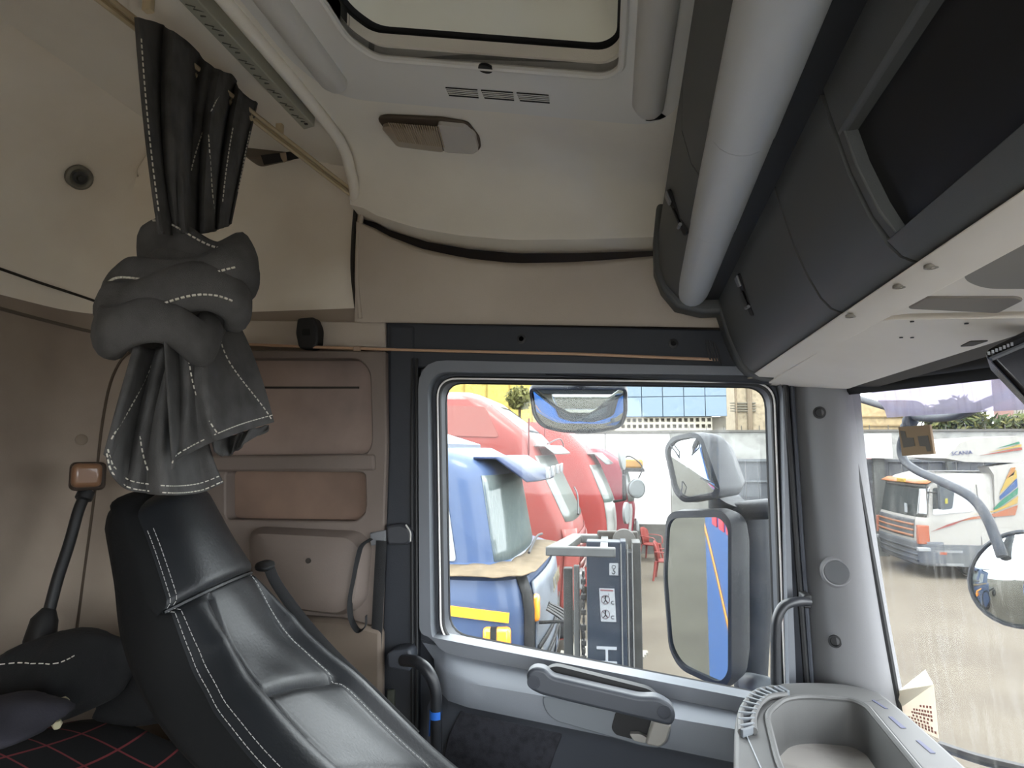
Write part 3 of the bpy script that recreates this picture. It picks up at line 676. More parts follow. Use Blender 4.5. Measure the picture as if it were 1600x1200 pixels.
# grab tube in three lengths
for y0, y1, r in ((.955, 1.45, .034), (.665, .953, .0345), (-.7, .663, .035)):
    m = MB(); ys = [lerp(y0, y1, i/6) for i in range(7)]
    rr = [r]*7
    if y1 > 1.4: rr = [r, r, r, r, r, r*.97, r*.8]
    m.tube([V((.180+shx(y), y, Z0+.335)) for y in ys], rr, 20).build('grab_tube', tubepl, rc)
MB().lathe(V((.180, 1.45, Z0+.335)), (0, 1, 0), ((.027, -.001), (.022, .012), (0, .016)), 18).build('tube_cap', tubepl, rc)
swept('tube_gap_shade', [(.19, .3225), (.19, .317), (.34, .317), (.34, .3225)], -.68, 1.40, black, rc)  # black sheet standing in for the shade between tube and locker
LOW = [(.275, .365), (.238, .338), (.234, .318), (.240, .292), (.254, .240), (.268, .203), (.281, .177), (.292, .164), (.306, .157)]
def low_prof(): return LOW+[(.36, .157), (.60, .19), (.60, .365)]
def low_x(z): return interp([p[1] for p in LOW][::-1], [p[0] for p in LOW][::-1], z)
lk1 = swept('lower_locker', low_prof(), .797, 1.40, shelfpl, rc)
lk2 = swept('lower_locker', low_prof(), .585, .790, shelfpl, rc)
swept('lower_end_panel', [(x-.004, z-.004) for x, z in LOW[1:]]+[(.33, .145), (.45, .14), (.45, .35)], 1.402, 1.475, shelfpl, rc, bevel=.01, bseg=3)
swept('seam_backing', [(x+.012, z+.004) for x, z in LOW]+[(.60, .19), (.60, .36)], -.6, 1.44, black, rc)
# niche module
NZ0, NZ1 = .178, .272
top = [p for p in LOW if p[1] > NZ1]; bot = [p for p in LOW if p[1] < NZ0]
swept('niche_surround', top+[(low_x(NZ1), NZ1), (low_x(NZ1)+.05, NZ1+.004), (.6, NZ1+.01), (.6, .365)], -.65, .58, shelfpl, rc, bevel=.004)
swept('niche_surround', [(low_x(NZ0)+.05, NZ0-.004), (low_x(NZ0), NZ0)]+bot+[(.36, .157), (.60, .14), (.60, NZ0-.004)], -.65, .58, shelfpl, rc, bevel=.004)
swept('niche_side', [(low_x(z)+.001, z) for z in (NZ1+.01, .24, .2, NZ0-.01)]+[(.6, NZ0), (.6, NZ1)], .566, .58, shelfpl, rc, bevel=.006)
ns = swept('niche_interior', [(.52, NZ0), (.52, NZ1+.01), (.53, NZ1+.01), (.53, NZ0)], -.65, .57, black, rc)
nq = V((.36+shx(.3), .3, Z0+.25))
for k in range(3): MB().tube([V((.33+.03*k, .0, Z0+.262-.012*k)), V((.33+.03*k, .46-.03*k, Z0+.262-.012*k))], .003, 6).build('niche_bar', M('niche_bar', '3a3b3d', .35), rc)
MB().box((.42, .53, Z0+.225), (.12, .03, .06)).build('niche_flap', M('dark_red_plastic', '3a1216', .5), rc, bevel=.006)
# pale lower strip with screws, groove
swept('pale_strip', [(.300, .1565), (.310, .149), (.345, .146), (.350, .156)], -.65, 1.40, stripl, rc, bevel=.002)
for px, py in ((1172, 591), (1329, 495), (1405, 449), (1455, 418)):
    q = onpl(px, py, V((.32, 1, Z0+.1475)), V((.03, 0, 1))); MB().lathe(q, (0, 0, -1), ((.0055, -.002), (.0055, .0005), (.0035, .001), (.003, .0), (0, .0)), 14).build('screw', M('screw_grey', '7a756b', .5), rc)
# latches
def latch(px, py, prof_x, z, y, n):
    q = V((prof_x+shx(y), y, Z0+z)); n = V(n).normalized(); dn = V((n.z*-1, 0, n.x)); dn = dn if dn.z < 0 else -dn
    def pt(a, b, o=.0): return q+V((0, a, 0))+dn*b+n*o
    lt = MB().prism(rnd([pt(-.013, -.038, -.004), pt(.010, -.038, -.004), pt(.014, .036, -.004), pt(-.009, .040, -.004)], .008), n*.0055).build('latch_recess', black, rc, bevel=.001)
    MB().prism([pt(-.011, -.036, .001), pt(.010, -.036, .001), pt(.010, -.018, .001), pt(-.009, -.016, .001)], n*.004).build('latch_rim', M('latch_grey', '77787a', .4), lt, bevel=.002)
    MB().box(pt(.002, .006, .004), (.003, .018, .028), Matrix.Rotation(math.atan2(n.z, n.x), 3, 'Y').inverted()).build('latch_lever', M('latch_dark', '2b2c2e', .4), lt, bevel=.002)
    MB().tube([pt(-.010, .022, .004), pt(.012, .020, .004)], .003, 6).build('latch_bar', M('latch_grey', '77787a', .4), lt)
latch(0, 0, low_x(.262)-.001, .262, 1.13, (-1, 0, -.33))
latch(0, 0, .1195+.009, .367, 1.0, (-1, 0, -.38))
# ventilation slots on the end panel
for k in range(5):
    a = at(1102+4*k, 531+1*k, Y=1.400); b = at(1110+5*k, 562+2*k, Y=1.400); MB().tube([a, b], .0022, 4).build('vent_slot', black, rc)
# header underside: visor panel and console underside
UN = V((.19, 0, 1)); UP0 = V((.345, 0, 3.205))
def un(px, py, off=0): return onpl(px, py, UP0-V((0, 0, off)), UN)
hp_ = rc
def unplate(name, pts, th, mat, parent, r=.01, off=0, bevel=.003):
    return MB().prism(rnd([un(x, y, off) for x, y in pts], r), (0, 0, th)).build(name, mat, parent, bevel=bevel)
unplate('backing', [(1180, 606), (1330, 500), (1640, 320), (1640, 530), (1345, 612)], .02, M('header_dark', '4a463f', .8), hp_, 0, off=-.004, bevel=0)
unplate('visor_panel', [(1196, 602), (1345, 508), (1385, 500), (1660, 496), (1660, 502), (1345, 601), (1325, 608)], .012, stripl, hp_, .012, off=.004)
unplate('console_underside', [(1342, 500), (1640, 326), (1680, 300), (1680, 485), (1420, 490)], .012, stripl, hp_, .008, off=.003)
unplate('recess', [(1503, 405), (1530, 380), (1660, 330), (1660, 452), (1540, 452), (1508, 440)], .003, M('recess_grey', '85817a', .6), hp_, .012, off=.0045)
unplate('recess_shadow', [(1503, 402), (1527, 378), (1660, 318), (1660, 345), (1530, 415), (1506, 428)], .003, black, hp_, .006, off=.006)
unplate('name_plate', [(1418, 483), (1445, 466), (1590, 466), (1600, 470), (1560, 490)], .003, M('plate_taupe', '7d766d', .6), hp_, .005, off=.0052)
for x, y in ((1425, 502), (1408, 527), (1425, 527), (1510, 505)): MB().disc(un(x, y, .0045), (0, 0, -1), .0022, .001, 8).build('speck', black, hp_)
unplate('grip_notch', [(1500, 542), (1516, 534), (1545, 533), (1520, 541)], .002, M('notch', '3f3b35', .7), hp_, .003, off=.0052)
hs = thing('windscreen_moulding', 'beige moulding strip along the top of the windscreen', 'moulding', wpt(1.1, 3.2))
for dz, dx, r, mt in ((.02, -.03, .013, stripl), (-.002, -.022, .012, M('strip_dark', '3b3a38', .7))):
    MB().tube([wpt(y, 3.2)+V((dx, 0, dz)) for y in ysl[12:]], (r, r*.6), 10, flat=(0, 0, 1)).build('strip', mt, hs)
# black unit hanging at the right edge
bu = thing('hanging_display', 'black flat unit hanging from the header at the right edge', 'display', at(1580, 560, Y=.72))
bq = [at(x, y, Y=.72) for x, y in ((1534, 549), (1556, 536), (1680, 476), (1720, 700), (1640, 660))]
MB().prism(bq, (.03, .05, -.01)).build('body', blackgl, bu, bevel=.006)
MB().tube([at(1548, 561, Y=.716), at(1640, 522, Y=.716)], .0025, 6).build('ridge', M('ridge', '55585c', .4), bu)
for k in range(7): MB().box(at(1545+6*k, 552-2.4*k, Y=.719), (.0022, .001, .0035)).build('letter', M('print_grey', '8a8d90', .5), bu)

# ================================================================ DASHBOARD
DZ = 2.60
def dz(px, py, z=DZ): return at(px, py, Z=z)
da = thing('dashboard', 'grey dashboard end with sunken tray and side air vent', 'dashboard', (.45, 1.2, 2.2))
do = [(1147, 1260), (1146, 1180), (1150, 1115), (1166, 1087), (1205, 1068), (1300, 1066), (1365, 1078), (1400, 1100), (1450, 1143), (1530, 1215), (1640, 1320)]
outl = cr([dz(x, y) for x, y in do], 4)
tray = [(1197, 1116), (1225, 1092), (1262, 1088), (1330, 1093), (1355, 1104), (1372, 1125), (1475, 1250), (1260, 1290), (1215, 1190)]
trayl = rnd([dz(x, y) for x, y in tray], .03, 5)
far = [V((.62, -.6, DZ)), V((.10, -.6, DZ)), V((.12, .6, DZ))]
MB().holes(outl+far, [trayl], (0, 0, -.03)).build('top', dashpl, da, bevel=.008, bseg=3)
bo = outl+far; c0 = V((.42, 1.1, 0))
MB().loft([[p+V((0, 0, -.012)) for p in bo], [V((lerp(p.x, c0.x, .03), p.y, 2.50)) for p in bo], [V((lerp(p.x, c0.x, .10), p.y, 2.2)) for p in bo], [V((lerp(p.x, c0.x, .2), p.y, 1.7)) for p in bo]], caps=False).build('body', dashpl, da)
def shr(k, z): 
    c = sum(trayl, V())/len(trayl); return [V((lerp(c.x, p.x, k), lerp(c.y, p.y, k), z)) for p in trayl]
MB().loft([shr(1, DZ), shr(.985, DZ-.008), shr(.93, DZ-.07), shr(.88, DZ-.078)], caps=False).build('tray_wall', dashpl, da)
MB().prism(shr(.92, DZ-.076), (0, 0, -.006)).build('tray_floor', M('tray_floor', 'a39f99', .7, var=.3, vscale=12), da)
MB().tube(trayl+[trayl[0], trayl[1]], .005, 8).build('tray_rim', dashpl, da)
# side vent: dark arc with blades
arc = cr([dz(x, y, 2.602) for x, y in ((1158, 1148), (1158, 1120), (1170, 1096), (1190, 1082), (1222, 1078))], 6)
ci = dz(1260, 1140, 2.602)
m = MB(); m.grid([[lerp(p, ci, .02) for p in arc], [lerp(p, ci, .19) for p in arc]]); vt = m.build('air_vent', black, da, solid=.003)
for k in range(0, len(arc), 2):
    p = arc[k]; MB().box(lerp(p, ci, .10)+V((0, 0, .004)), (.028, .006, .012), Matrix.Rotation(math.atan2(ci.y-p.y, ci.x-p.x)+.35, 3, 'Z')).build('blade', M('blade_grey', '6a6f74', .5), vt, bevel=.001)
for k in (.0, .2): MB().tube([lerp(p, ci, k)+V((0, 0, .004)) for p in arc], .0055, 8).build('vent_rim', dashpl, vt)
ml = [dz(x, y, 2.6) for x, y in ((1166, 1150), (1200, 1215))]
MB().tube([dz(1166, 1148, 2.601), dz(1180, 1180, 2.601), dz(1200, 1225, 2.601)], .0012, 4).build('seam', M('seam_pale', '9da2a6', .5), da)
for q in ([(1388, 1120), (1394, 1120), (1416, 1138), (1408, 1138)], [(1431, 1157), (1437, 1157), (1462, 1177), (1454, 1177)], [(1362, 1094), (1366, 1094), (1388, 1108), (1382, 1107)]):
    MB().prism([dz(x, y, 2.6003) for x, y in q], (0, 0, .0006)).build('defroster_slot', M('slot_blue', '4a4d68', .6), da)
wp = thing('wiper', 'dark wiper arm lying along the foot of the windscreen', 'wiper', (.72, 1.1, 2.5))
MB().tube(cr([at(1470, 1166, X=.66), at(1530, 1186, X=.69), at(1600, 1203, X=.73), at(1680, 1225, X=.77)], 4), .010, 8).build('arm', rubber, wp)

# ================================================================ GRAB HANDLES, BELT
g1 = thing('grab_handle', 'black tubular grab handle with blue tape by the rear door pillar', 'grab handle', at(660, 1100, Y=1.38))
plateY('bracket', [(604, 1022), (612, 1017), (638, 1015), (643, 1024), (640, 1050), (606, 1044)], 1.41, .06, M('bracket_grey', '3c4047', .5), g1, r=.006, bevel=.008)
gp = cr([at(x, y, Y=Y) for x, y, Y in ((630, 1032, 1.41), (650, 1034, 1.375), (668, 1048, 1.36), (680, 1075, 1.36), (682, 1110, 1.36), (682, 1160, 1.36), (684, 1260, 1.36))], 6)
MB().tube(gp, .0125, 12).build('tube', M('handle_black', '25272b', .4), g1)
MB().tube([at(681, 1110, Y=1.36), at(681, 1122, Y=1.36)], .0136, 14).build('blue_tape', blueband, g1, label='blue tape band')
MB().tube([at(672, 1124, Y=1.364), at(671, 1150, Y=1.364)], .002, 5).build('tape_tail', blueband, g1)
MB().tube([at(676, 1196, Y=1.34), at(692, 1186, Y=1.34), at(698, 1196, Y=1.34)], .006, 8).build('wing_nut', M('nut', '4a4c50', .4, metal=.5), g1)
g2 = thing('grab_handle', 'black bent grab handle on the windscreen pillar', 'grab handle', at(1220, 1000, Y=1.40))
gp = cr([at(x, y, Y=Y) for x, y, Y in ((1262, 940, 1.40), (1245, 940, 1.385), (1226, 946, 1.375), (1215, 964, 1.37), (1212, 990, 1.37), (1212, 1030, 1.37), (1212, 1080, 1.37))], 6)
MB().tube(gp, (.009, .012), 12, flat=(0, 0, 1)).build('tube', M('handle_black', '25272b', .4), g2)
plateY('socket', [(1256, 930), (1269, 930), (1269, 951), (1256, 951)], 1.395, .04, black, g2, bevel=.003)
sbt = thing('seat_belt', 'dark seat belt hanging from its guide on the door pillar', 'seat belt', at(590, 900, Y=1.45))
webm = M('belt_webbing', '17181a', .8, bump=.4, bscale=800)
gd = plateY('guide', [(602, 822), (625, 818), (640, 826), (643, 842), (636, 852), (604, 852)], 1.435, .03, M('guide_grey', '35373c', .5), sbt, r=.01, bevel=.006)
plateY('guide_plate', [(577, 833), (603, 828), (603, 850), (579, 853)], 1.437, .012, M('plate_grey', '6b6d70', .5), sbt, bevel=.003)
MB().tube(cr([at(x, y, Y=1.433) for x, y in ((634, 820), (641, 832), (641, 846))], 5), .002, 6).build('guide_edge', M('edge_pale', 'aaa7a2', .4), gd)
MB().tube([at(596, 845, Y=1.43), at(593, 900, Y=1.43), at(588, 1000, Y=1.43), at(580, 1260, Y=1.43)], (.013, .002), 8, flat=(1, 0, 0)).build('webbing', webm, sbt)
MB().tube(cr([at(x, y, Y=1.40) for x, y in ((580, 842), (566, 852), (560, 868), (553, 905), (547, 940), (549, 968), (560, 986), (571, 978), (572, 962))], 5), (.010, .0016), 8, flat=(.5, 1, 0)).build('webbing_loop', webm, sbt)

# ================================================================ SEAT
se = thing('driver_seat', 'black leather lorry seat with high backrest and sewn panels', 'seat', (-.2, .98, 1.6))
NE = [(248, 796, .85), (268, 845, .84), (297, 935, .83), (322, 1026, .82), (364, 1102, .80), (440, 1190, .78), (568, 1300, .76)]
FE = [(338, 778, 1.08), (372, 838, 1.10), (408, 888, 1.12), (466, 985, 1.15), (560, 1066, 1.18), (692, 1192, 1.23), (830, 1300, 1.26)]
ne = cr([at(x, y, Y=Y) for x, y, Y in NE], 12); fe = cr([at(x, y, Y=Y) for x, y, Y in FE], 12)
NVs = len(ne); NU = 44
def seat_n(i):
    t = (ne[min(i+1, NVs-1)]+fe[min(i+1, NVs-1)]-ne[max(i-1, 0)]-fe[max(i-1, 0)]).normalized(); a = (fe[i]-ne[i]).normalized()
    n = a.cross(t).normalized(); return n if n.x > 0 else -n
seam_i = 24
def seat_front(i, u):
    n = seat_n(i); v = i/(NVs-1); w_ = fe[i]-ne[i]
    d = -.030*(abs(2*u-1)**6)                      # rounded sides
    if i > seam_i:
        k = min(1, (i-seam_i)/10)
        d += k*(.022*math.exp(-((u-.10)/.09)**2)+.03*math.exp(-((u-.92)/.08)**2))
        d -= .008*(math.exp(-((u-.20)/.014)**2)+math.exp(-((u-.83)/.014)**2))
        d += .008*math.sin(math.pi*min(1, max(0, (u-.2)/.63)))
        for s in (seam_i, 47, 62): d -= .010*math.exp(-((i-s)/.7)**2)*(1 if .19 < u < .84 else 0)
        d += .0012*math.sin(9*u+.5*i)*math.exp(-((i-44)/6)**2)+.0012*math.sin(14*u-.35*i)*math.exp(-((u-.5)/.25)**2)
    else:
        d += .018*math.sin(math.pi*u)-.012*math.exp(-((i-seam_i)/.8)**2)
    return ne[i]+w_*u+n*d
BACK = V((-.13, 0, .035))
def seat_loop(i):
    BACK = V((-.13, 0, .035))*interp([0, 10, 24, 40, 72], [.40, .60, .72, .85, 1.1], i)
    n = seat_n(i); f = [seat_front(i, k/NU) for k in range(NU+1)]; w_ = (fe[i]-ne[i])
    a = fe[i]-n*.03; b = ne[i]-n*.03
    wd = w_.normalized()
    side2 = [a+wd*.012-n*.012, a+wd*.014+BACK*.35, a+wd*.012+BACK*.7, a+BACK*.95-wd*.004]
    back = [lerp(a, b, t)+BACK*1.05 for t in (.15, .4, .6, .85)]
    side1 = [b+BACK*.95+wd*.004, b-wd*.012+BACK*.7, b-wd*.014+BACK*.35, b-wd*.012-n*.012]
    return f+side2+back+side1
def seat_piece(i0, i1): return [seat_loop(i) for i in range(i0, i1+1)]
pc_ = seat_piece(0, seam_i)
c = sum(pc_[0], V())/len(pc_[0]); upd = (ne[0]+fe[0]-ne[4]-fe[4]).normalized()
topcap = [[c+(p-c)*math.cos(a)**.7+upd*.030*math.sin(a) for p in pc_[0]] for a in [math.radians(x) for x in (88, 78, 66, 52, 38, 24, 12)]]
def shade_sides(o, n):  # gives the side faces the darkened leather as painted shade
    o.data.materials.append(leather_shade)
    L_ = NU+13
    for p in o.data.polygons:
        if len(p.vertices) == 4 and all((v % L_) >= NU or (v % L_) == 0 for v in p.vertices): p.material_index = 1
hr = MB().loft(topcap+pc_).build('headrest', leather, se, smooth=70); shade_sides(hr, 0)
brs = MB().loft(seat_piece(seam_i, NVs-1)).build('backrest', leather, se, smooth=70); shade_sides(brs, 0)
def along(u, i0, i1, off=.002): return [seat_front(i, u)+seat_n(i)*off for i in range(i0, i1+1)]
for u in (.20, .83): MB().tube(along(u, seam_i, NVs-1, .001), .0028, 6).build('piping', leather, brs)
MB().tube([seat_front(seam_i, k/20)+seat_n(seam_i)*.004 for k in range(21)], .0032, 6).build('piping', leather, hr)
for u in (.006, .024):
    m = MB(); dashes(m, along(u, 6 if u < .03 else 4, seam_i, .002), .008, .0005, .75); m.build('stitching', thread, hr, kind='stuff')
    m = MB(); dashes(m, along(u, seam_i, NVs-1, .002), .008, .0005, .75); m.build('stitching', thread, brs, kind='stuff')
m = MB(); dashes(m, along(.80, seam_i, NVs-1, .002), .008, .0006, .7); m.build('stitching', thread, brs, kind='stuff')
MB().prism(rnd([V((-.42, .70, 2.18)), V((.12, .72, 2.18)), V((.12, 1.26, 2.18)), V((-.42, 1.28, 2.18))], .07), (0, 0, .13)).build('cushion', leather, se, bevel=.04, bseg=4)
MB().box((-.16, .98, 2.1), (.46, .46, .16)).build('cushion_frame', black, se, bevel=.02)
MB().loft([[V((-.16+sx*k, .98+sy*k, z)) for sx, sy in ((-.2, -.2), (.2, -.2), (.2, .2), (-.2, .2))] for z, k in ((1.6, 1.05), (1.66, 1.05), (1.70, .85), (1.76, 1), (1.82, .85), (1.88, 1), (1.94, .85), (2.03, 1))]).build('bellows', black, se)
MB().tube(cr([at(x, y, Y=1.25) for x, y in ((418, 880), (432, 912), (470, 965), (520, 1022), (580, 1080), (650, 1150))], 5), (.011, .002), 8, flat=(.4, .6, .5)).build('seat_belt_webbing', webm, se)
MB().box(at(414, 884, Y=1.2), (.03, .04, .02)).build('belt_outlet', black, se, bevel=.01)

# ================================================================ BUNK
bk = thing('bunk', 'sleeper bunk bed with dark mattress along the rear wall', 'bunk bed', (-1.05, .35, 1.6))
MB().box((-1.075, .36, 2.32), (.54, 2.1, .16)).build('mattress', M('mattress_dark', '1c1d20', .9), bk, bevel=.03, bseg=3)
MB().box((-1.07, .36, 1.93), (.5, 2.0, .62)).build('base', black, bk, bevel=.01)
# red-checked blanket
def blanket_mat():
    m = bpy.data.materials.new('tartan_blanket'); m.use_nodes = True; nt = m.node_tree; N = nt.nodes; L = nt.links; b = N['Principled BSDF']; b.inputs['Roughness'].default_value = .95
    tc = N.new('ShaderNodeTexCoord'); sx = N.new('ShaderNodeSeparateXYZ'); L.new(tc.outputs['UV'], sx.inputs[0]); outs = []
    for ax, f in ((0, 8), (1, 19)):
        mu = N.new('ShaderNodeMath'); mu.operation = 'MULTIPLY'; mu.inputs[1].default_value = f; L.new(sx.outputs[ax], mu.inputs[0])
        fr_ = N.new('ShaderNodeMath'); fr_.operation = 'FRACT'; L.new(mu.outputs[0], fr_.inputs[0])
        lt = N.new('ShaderNodeMath'); lt.operation = 'LESS_THAN'; lt.inputs[1].default_value = .06; L.new(fr_.outputs[0], lt.inputs[0]); outs.append(lt)
    ad = N.new('ShaderNodeMath'); ad.operation = 'MAXIMUM'; L.new(outs[0].outputs[0], ad.inputs[0]); L.new(outs[1].outputs[0], ad.inputs[1])
    mx = N.new('ShaderNodeMix'); mx.data_type = 'RGBA'; mx.inputs[6].default_value = (*rgb('17181a'), 1); mx.inputs[7].default_value = (*rgb('8a3a40'), 1)
    L.new(ad.outputs[0], mx.inputs[0]); L.new(mx.outputs[2], b.inputs['Base Color']); return m
nx, ny = 26, 60; rows = []
rb = random.Random(3)
for j in range(ny+1):
    y = -.3+1.6*j/ny; r = []
    for i in range(nx+1):
        x = -1.33+.67*i/nx; z = 2.475+.035*math.sin(6*y+3*x)+.03*math.sin(11*x-4*y)+.06*math.exp(-((x+1.0)/.2)**2-((y-.75)/.35)**2)
        if x > -.78: z -= 2.2*(x+.78)**1.2 if x > -.78 else 0
        r.append(V((x, y, z)))
    rows.append(r)
bl = MB().grid(rows).build('blanket', blanket_mat(), smooth=80, solid=.008, label='black blanket with red check lines on the bunk', cat='blanket')
uv = bl.data.uv_layers.new(name='UVMap')
for p in bl.data.polygons:
    for li in p.loop_indices:
        vi = bl.data.loops[li].vertex_index; uv.data[li].uv = ((vi % (nx+1))/nx, (vi//(nx+1))/ny)
def heap(name, c, size, mat, seed, label, cat, lines=0):
    rg = random.Random(seed); ph = [rg.uniform(0, 6) for _ in range(6)]; rows = []
    for j in range(17):
        a = math.pi*j/16; r = []
        for i in range(36):
            b = 2*math.pi*i/36
            k = 1+.10*math.sin(3*b+ph[0]+2*a)+.08*math.sin(5*b+ph[1]-3*a)+.05*math.sin(9*b+ph[2]+5*a)
            sx = math.copysign(abs(math.cos(b))**.7, math.cos(b)); sy = math.copysign(abs(math.sin(b))**.7, math.sin(b))
            r.append(V(c)+V((size[0]*sx*math.sin(a)*k, size[1]*sy*math.sin(a)*k, size[2]*math.cos(a)*(1 if a < math.pi/2 else .6))))
        rows.append(r)
    o = MB().loft(rows).build(name, mat, smooth=80, label=label, cat=cat)
    if lines:
        m = MB(); dashes(m, [rows[4][i]+V((.002, -.003, .003)) for i in range(22, 36)], .014, .0012); m.build('stitching', stitchm, o, kind='stuff')
    return o
heap('folded_curtain', at(105, 1025, X=-1.08)+V((0, -.02, -.05)), (.10, .15, .10), M('black_cloth', '131416', .95, bump=.4), 4, 'folded black curtain with a white stitched edge on the bunk', 'curtain', 1)
heap('jacket', at(-10, 1135, X=-.96), (.07, .09, .04), M('grey_cloth', '2c2b33', .9, bump=.3), 9, 'crumpled grey jacket on the bunk at the left edge', 'jacket')
heap('clothes_heap', at(250, 1085, X=-.98), (.12, .10, .08), M('black_cloth2', '141517', .95, bump=.4), 12, 'black clothes heaped behind the seat', 'clothes')
for k, (x, y) in enumerate(((99, 1096), (89, 1132))):
    MB().tube([at(x-6, y, X=-.93), at(x+1, y, X=-.93), at(x+6, y, X=-.93)] if k == 0 else [at(x, y-6, X=-.93), at(x, y, X=-.93), at(x, y+6, X=-.93)], [.006, .008, .005], 8).build('toggle', M('cream_toggle', 'b5ad90', .6), label=('cream toggle nearest the folded curtain on the bunk', 'cream toggle lying lower, above the red checks')[k], cat='toggle', group='cream toggles on the bunk')
# ================================================================ WINDSCREEN STICKERS
tg = thing('toll_tag', 'square brown tag stuck at the top of the windscreen', 'tag', at(1436, 688, X=.58))
def wsc(px, py, off):
    d = ray(px, py)
    for i in range(900):
        q = CAM+d*(.9+i*.0015)
        if q.x >= wpt(q.y, q.z).x-off: return q
    return CAM+d
tq = [wsc(x, y, .006) for x, y in ((1407, 667), (1456, 663), (1463, 709), (1413, 712))]
tn = (tq[1]-tq[0]).cross(tq[3]-tq[0]).normalized(); tn = tn if tn.x < 0 else -tn
def quad(q, a, b): return lerp(lerp(q[0], q[1], a), lerp(q[3], q[2], a), b)
MB().prism(tq, tn*.006).build('body', M('tag_brown', '8a7459', .7), tg, bevel=.001)
tgd = M('tag_grey', '5c5750', .7)
for pp in ([(.06, .12), (.22, .16), (.24, .38), (.46, .40), (.48, .68), (.10, .72)], [(.60, .36), (.92, .36), (.95, .90), (.82, .90), (.80, .72), (.62, .70)]):
    MB().prism([quad(tq, a, b)+tn*.0062 for a, b in pp], tn*.0006).build('print', tgd, tg)
st = thing('paper_sticker', 'peeling paper notice with red print at the foot of the windscreen', 'sticker', at(1435, 1105, X=.6))
sq = [wsc(x, y, .005) for x, y in ((1399, 1080), (1459, 1070), (1467, 1154), (1402, 1124))]
sn = (sq[1]-sq[0]).cross(sq[3]-sq[0]).normalized(); sn = sn if sn.x < 0 else -sn
MB().prism(sq, sn*.0006).build('sheet', glass('paper_pinkish', (.9, .85, .8), .0, base=.85, dcol=(.72, .66, .58)), st)
fl_ = [quad(sq, 0, 0), quad(sq, 1, 0), quad(sq, .35, .42)]
MB().prism([fl_[0]+sn*.002, fl_[1]+sn*.002, fl_[2]+sn*.018], sn*.0006).build('curled_flap', glass('paper_back', (.9, .9, .85), .0, base=.8, dcol=(.75, .74, .68)), st)
MB().prism([wsc(1405, 1078, .005), wsc(1446, 1046, .005), wsc(1459, 1070, .005)], sn*.0005).build('torn_corner', glass('paper_clear', (.95, .93, .9), .03, base=.35, dcol=(.8, .78, .7)), st)
ink = M('faded_red_ink', '9a6a62', .8); rg = random.Random(5)
for r_, (b0, n_, a0) in enumerate(((.40, 4, .62), (.50, 7, .45), (.58, 9, .40), (.66, 6, .42), (.74, 10, .08), (.82, 11, .10), (.88, 12, .10))):
    m = MB()
    for k in range(n_):
        a = a0+(.86-a0)*k/max(1, n_-1) if a0 > .2 else a0+.075*k
        p = quad(sq, a, b0); q = quad(sq, a+.045, b0); r2 = quad(sq, a, b0+.05); m.add([p+sn*.0014, q+sn*.0014, q+(r2-p)+sn*.0014, r2+sn*.0014], [(0, 1, 2, 3)])
    m.build('print_line', ink, st, solid=.0002, kind='stuff')

# ================================================================ MIRRORS OUTSIDE
ALB = .18
def ring(poly, c, k, off): return [lerp(c, p, k)+V(off) for p in poly]
def housing(root, face, n, depth, back_scale, mat, mirr, rim=.93, name='housing', bulge=.0):
    """face: outline of the mirror face (points), n = outward normal of the glass"""
    c = sum(face, V())/len(face); n = V(n).normalized()
    rows = [[lerp(c, p, rim)-n*.006 for p in face], [lerp(c, p, rim+.005)+n*.004 for p in face], [p for p in face], [lerp(c, p, 1.015)-n*depth*.3 for p in face], [lerp(c, p, .97)-n*depth*.65 for p in face], [lerp(c, p, back_scale)-n*depth for p in face], [lerp(c, p, back_scale*.5)-n*depth*1.08 for p in face]]
    MB().loft(rows).build(name, mat, root, smooth=50)
    if not bulge: return MB().prism([lerp(c, p, rim*1.004)-n*.003 for p in face], -n*.004).build('mirror_glass', mirr, root, smooth=0)
    g = []
    for k in (1, .85, .7, .55, .4, .25, .12, .01): g.append([lerp(c, p, rim*k)-n*(.003-bulge*(1-k*k)) for p in face])
    return MB().loft(g).build('mirror_glass', mirr, root, smooth=80)
def face_on(pts, p0, n, r): return rnd([onpl(x, y, p0, n) for x, y in pts], r, 7)
mm = thing('main_mirror', 'tall rectangular door mirror on the right showing the blue cab side', 'mirror', at(1120, 940, Y=1.95))
nM = V((-.705, -.709, .0)).normalized(); pM = at(1085, 935, Y=1.92)
fM = face_on([(1041, 799), (1128, 797), (1143, 815), (1143, 1062), (1128, 1077), (1062, 1046), (1045, 1015), (1036, 900)], pM, nM, [.045, .03, .02, .03, .02, .06, .05, .03])
housing(mm, fM, nM, .12, .78, mirrorpl, mirror, .92)
ax = at(1172, 800, Y=2.0)
MB().tube(cr([at(1150, 800, Y=1.98), at(1172, 797, Y=1.95), at(1215, 795, Y=1.80), at(1240, 800, Y=1.66)], 5), .028, 12).build('upper_arm', mirrorpl, mm)
MB().tube([at(1172, 790, Y=2.03), at(1178, 930, Y=2.03), at(1172, 1090, Y=2.03)], [.055, .052, .045], 14).build('upright', mirrorpl, mm)
MB().tube([at(1170, 1068, Y=1.98), at(1195, 1078, Y=1.85), at(1230, 1090, Y=1.66)], [.03, .035, .03], 12).build('lower_arm', M('arm_pale', '8d949b', .5), mm)
wm = thing('wide_angle_mirror', 'small cracked wide-angle mirror above the tall door mirror', 'mirror', at(1110, 740, Y=1.95))
nW = V((-.80, -.60, .0)).normalized(); pW = at(1085, 735, Y=1.90)
fW = face_on([(1037, 700), (1050, 682), (1084, 675), (1097, 682), (1126, 765), (1122, 776), (1068, 786), (1052, 770)], pW, nW, [.03, .03, .02, .03, .02, .02, .02, .04])
gW = housing(wm, fW, nW, .13, .72, mirrorpl, mirror, .86, bulge=.012)
cW = sum(fW, V())/len(fW)
m = None
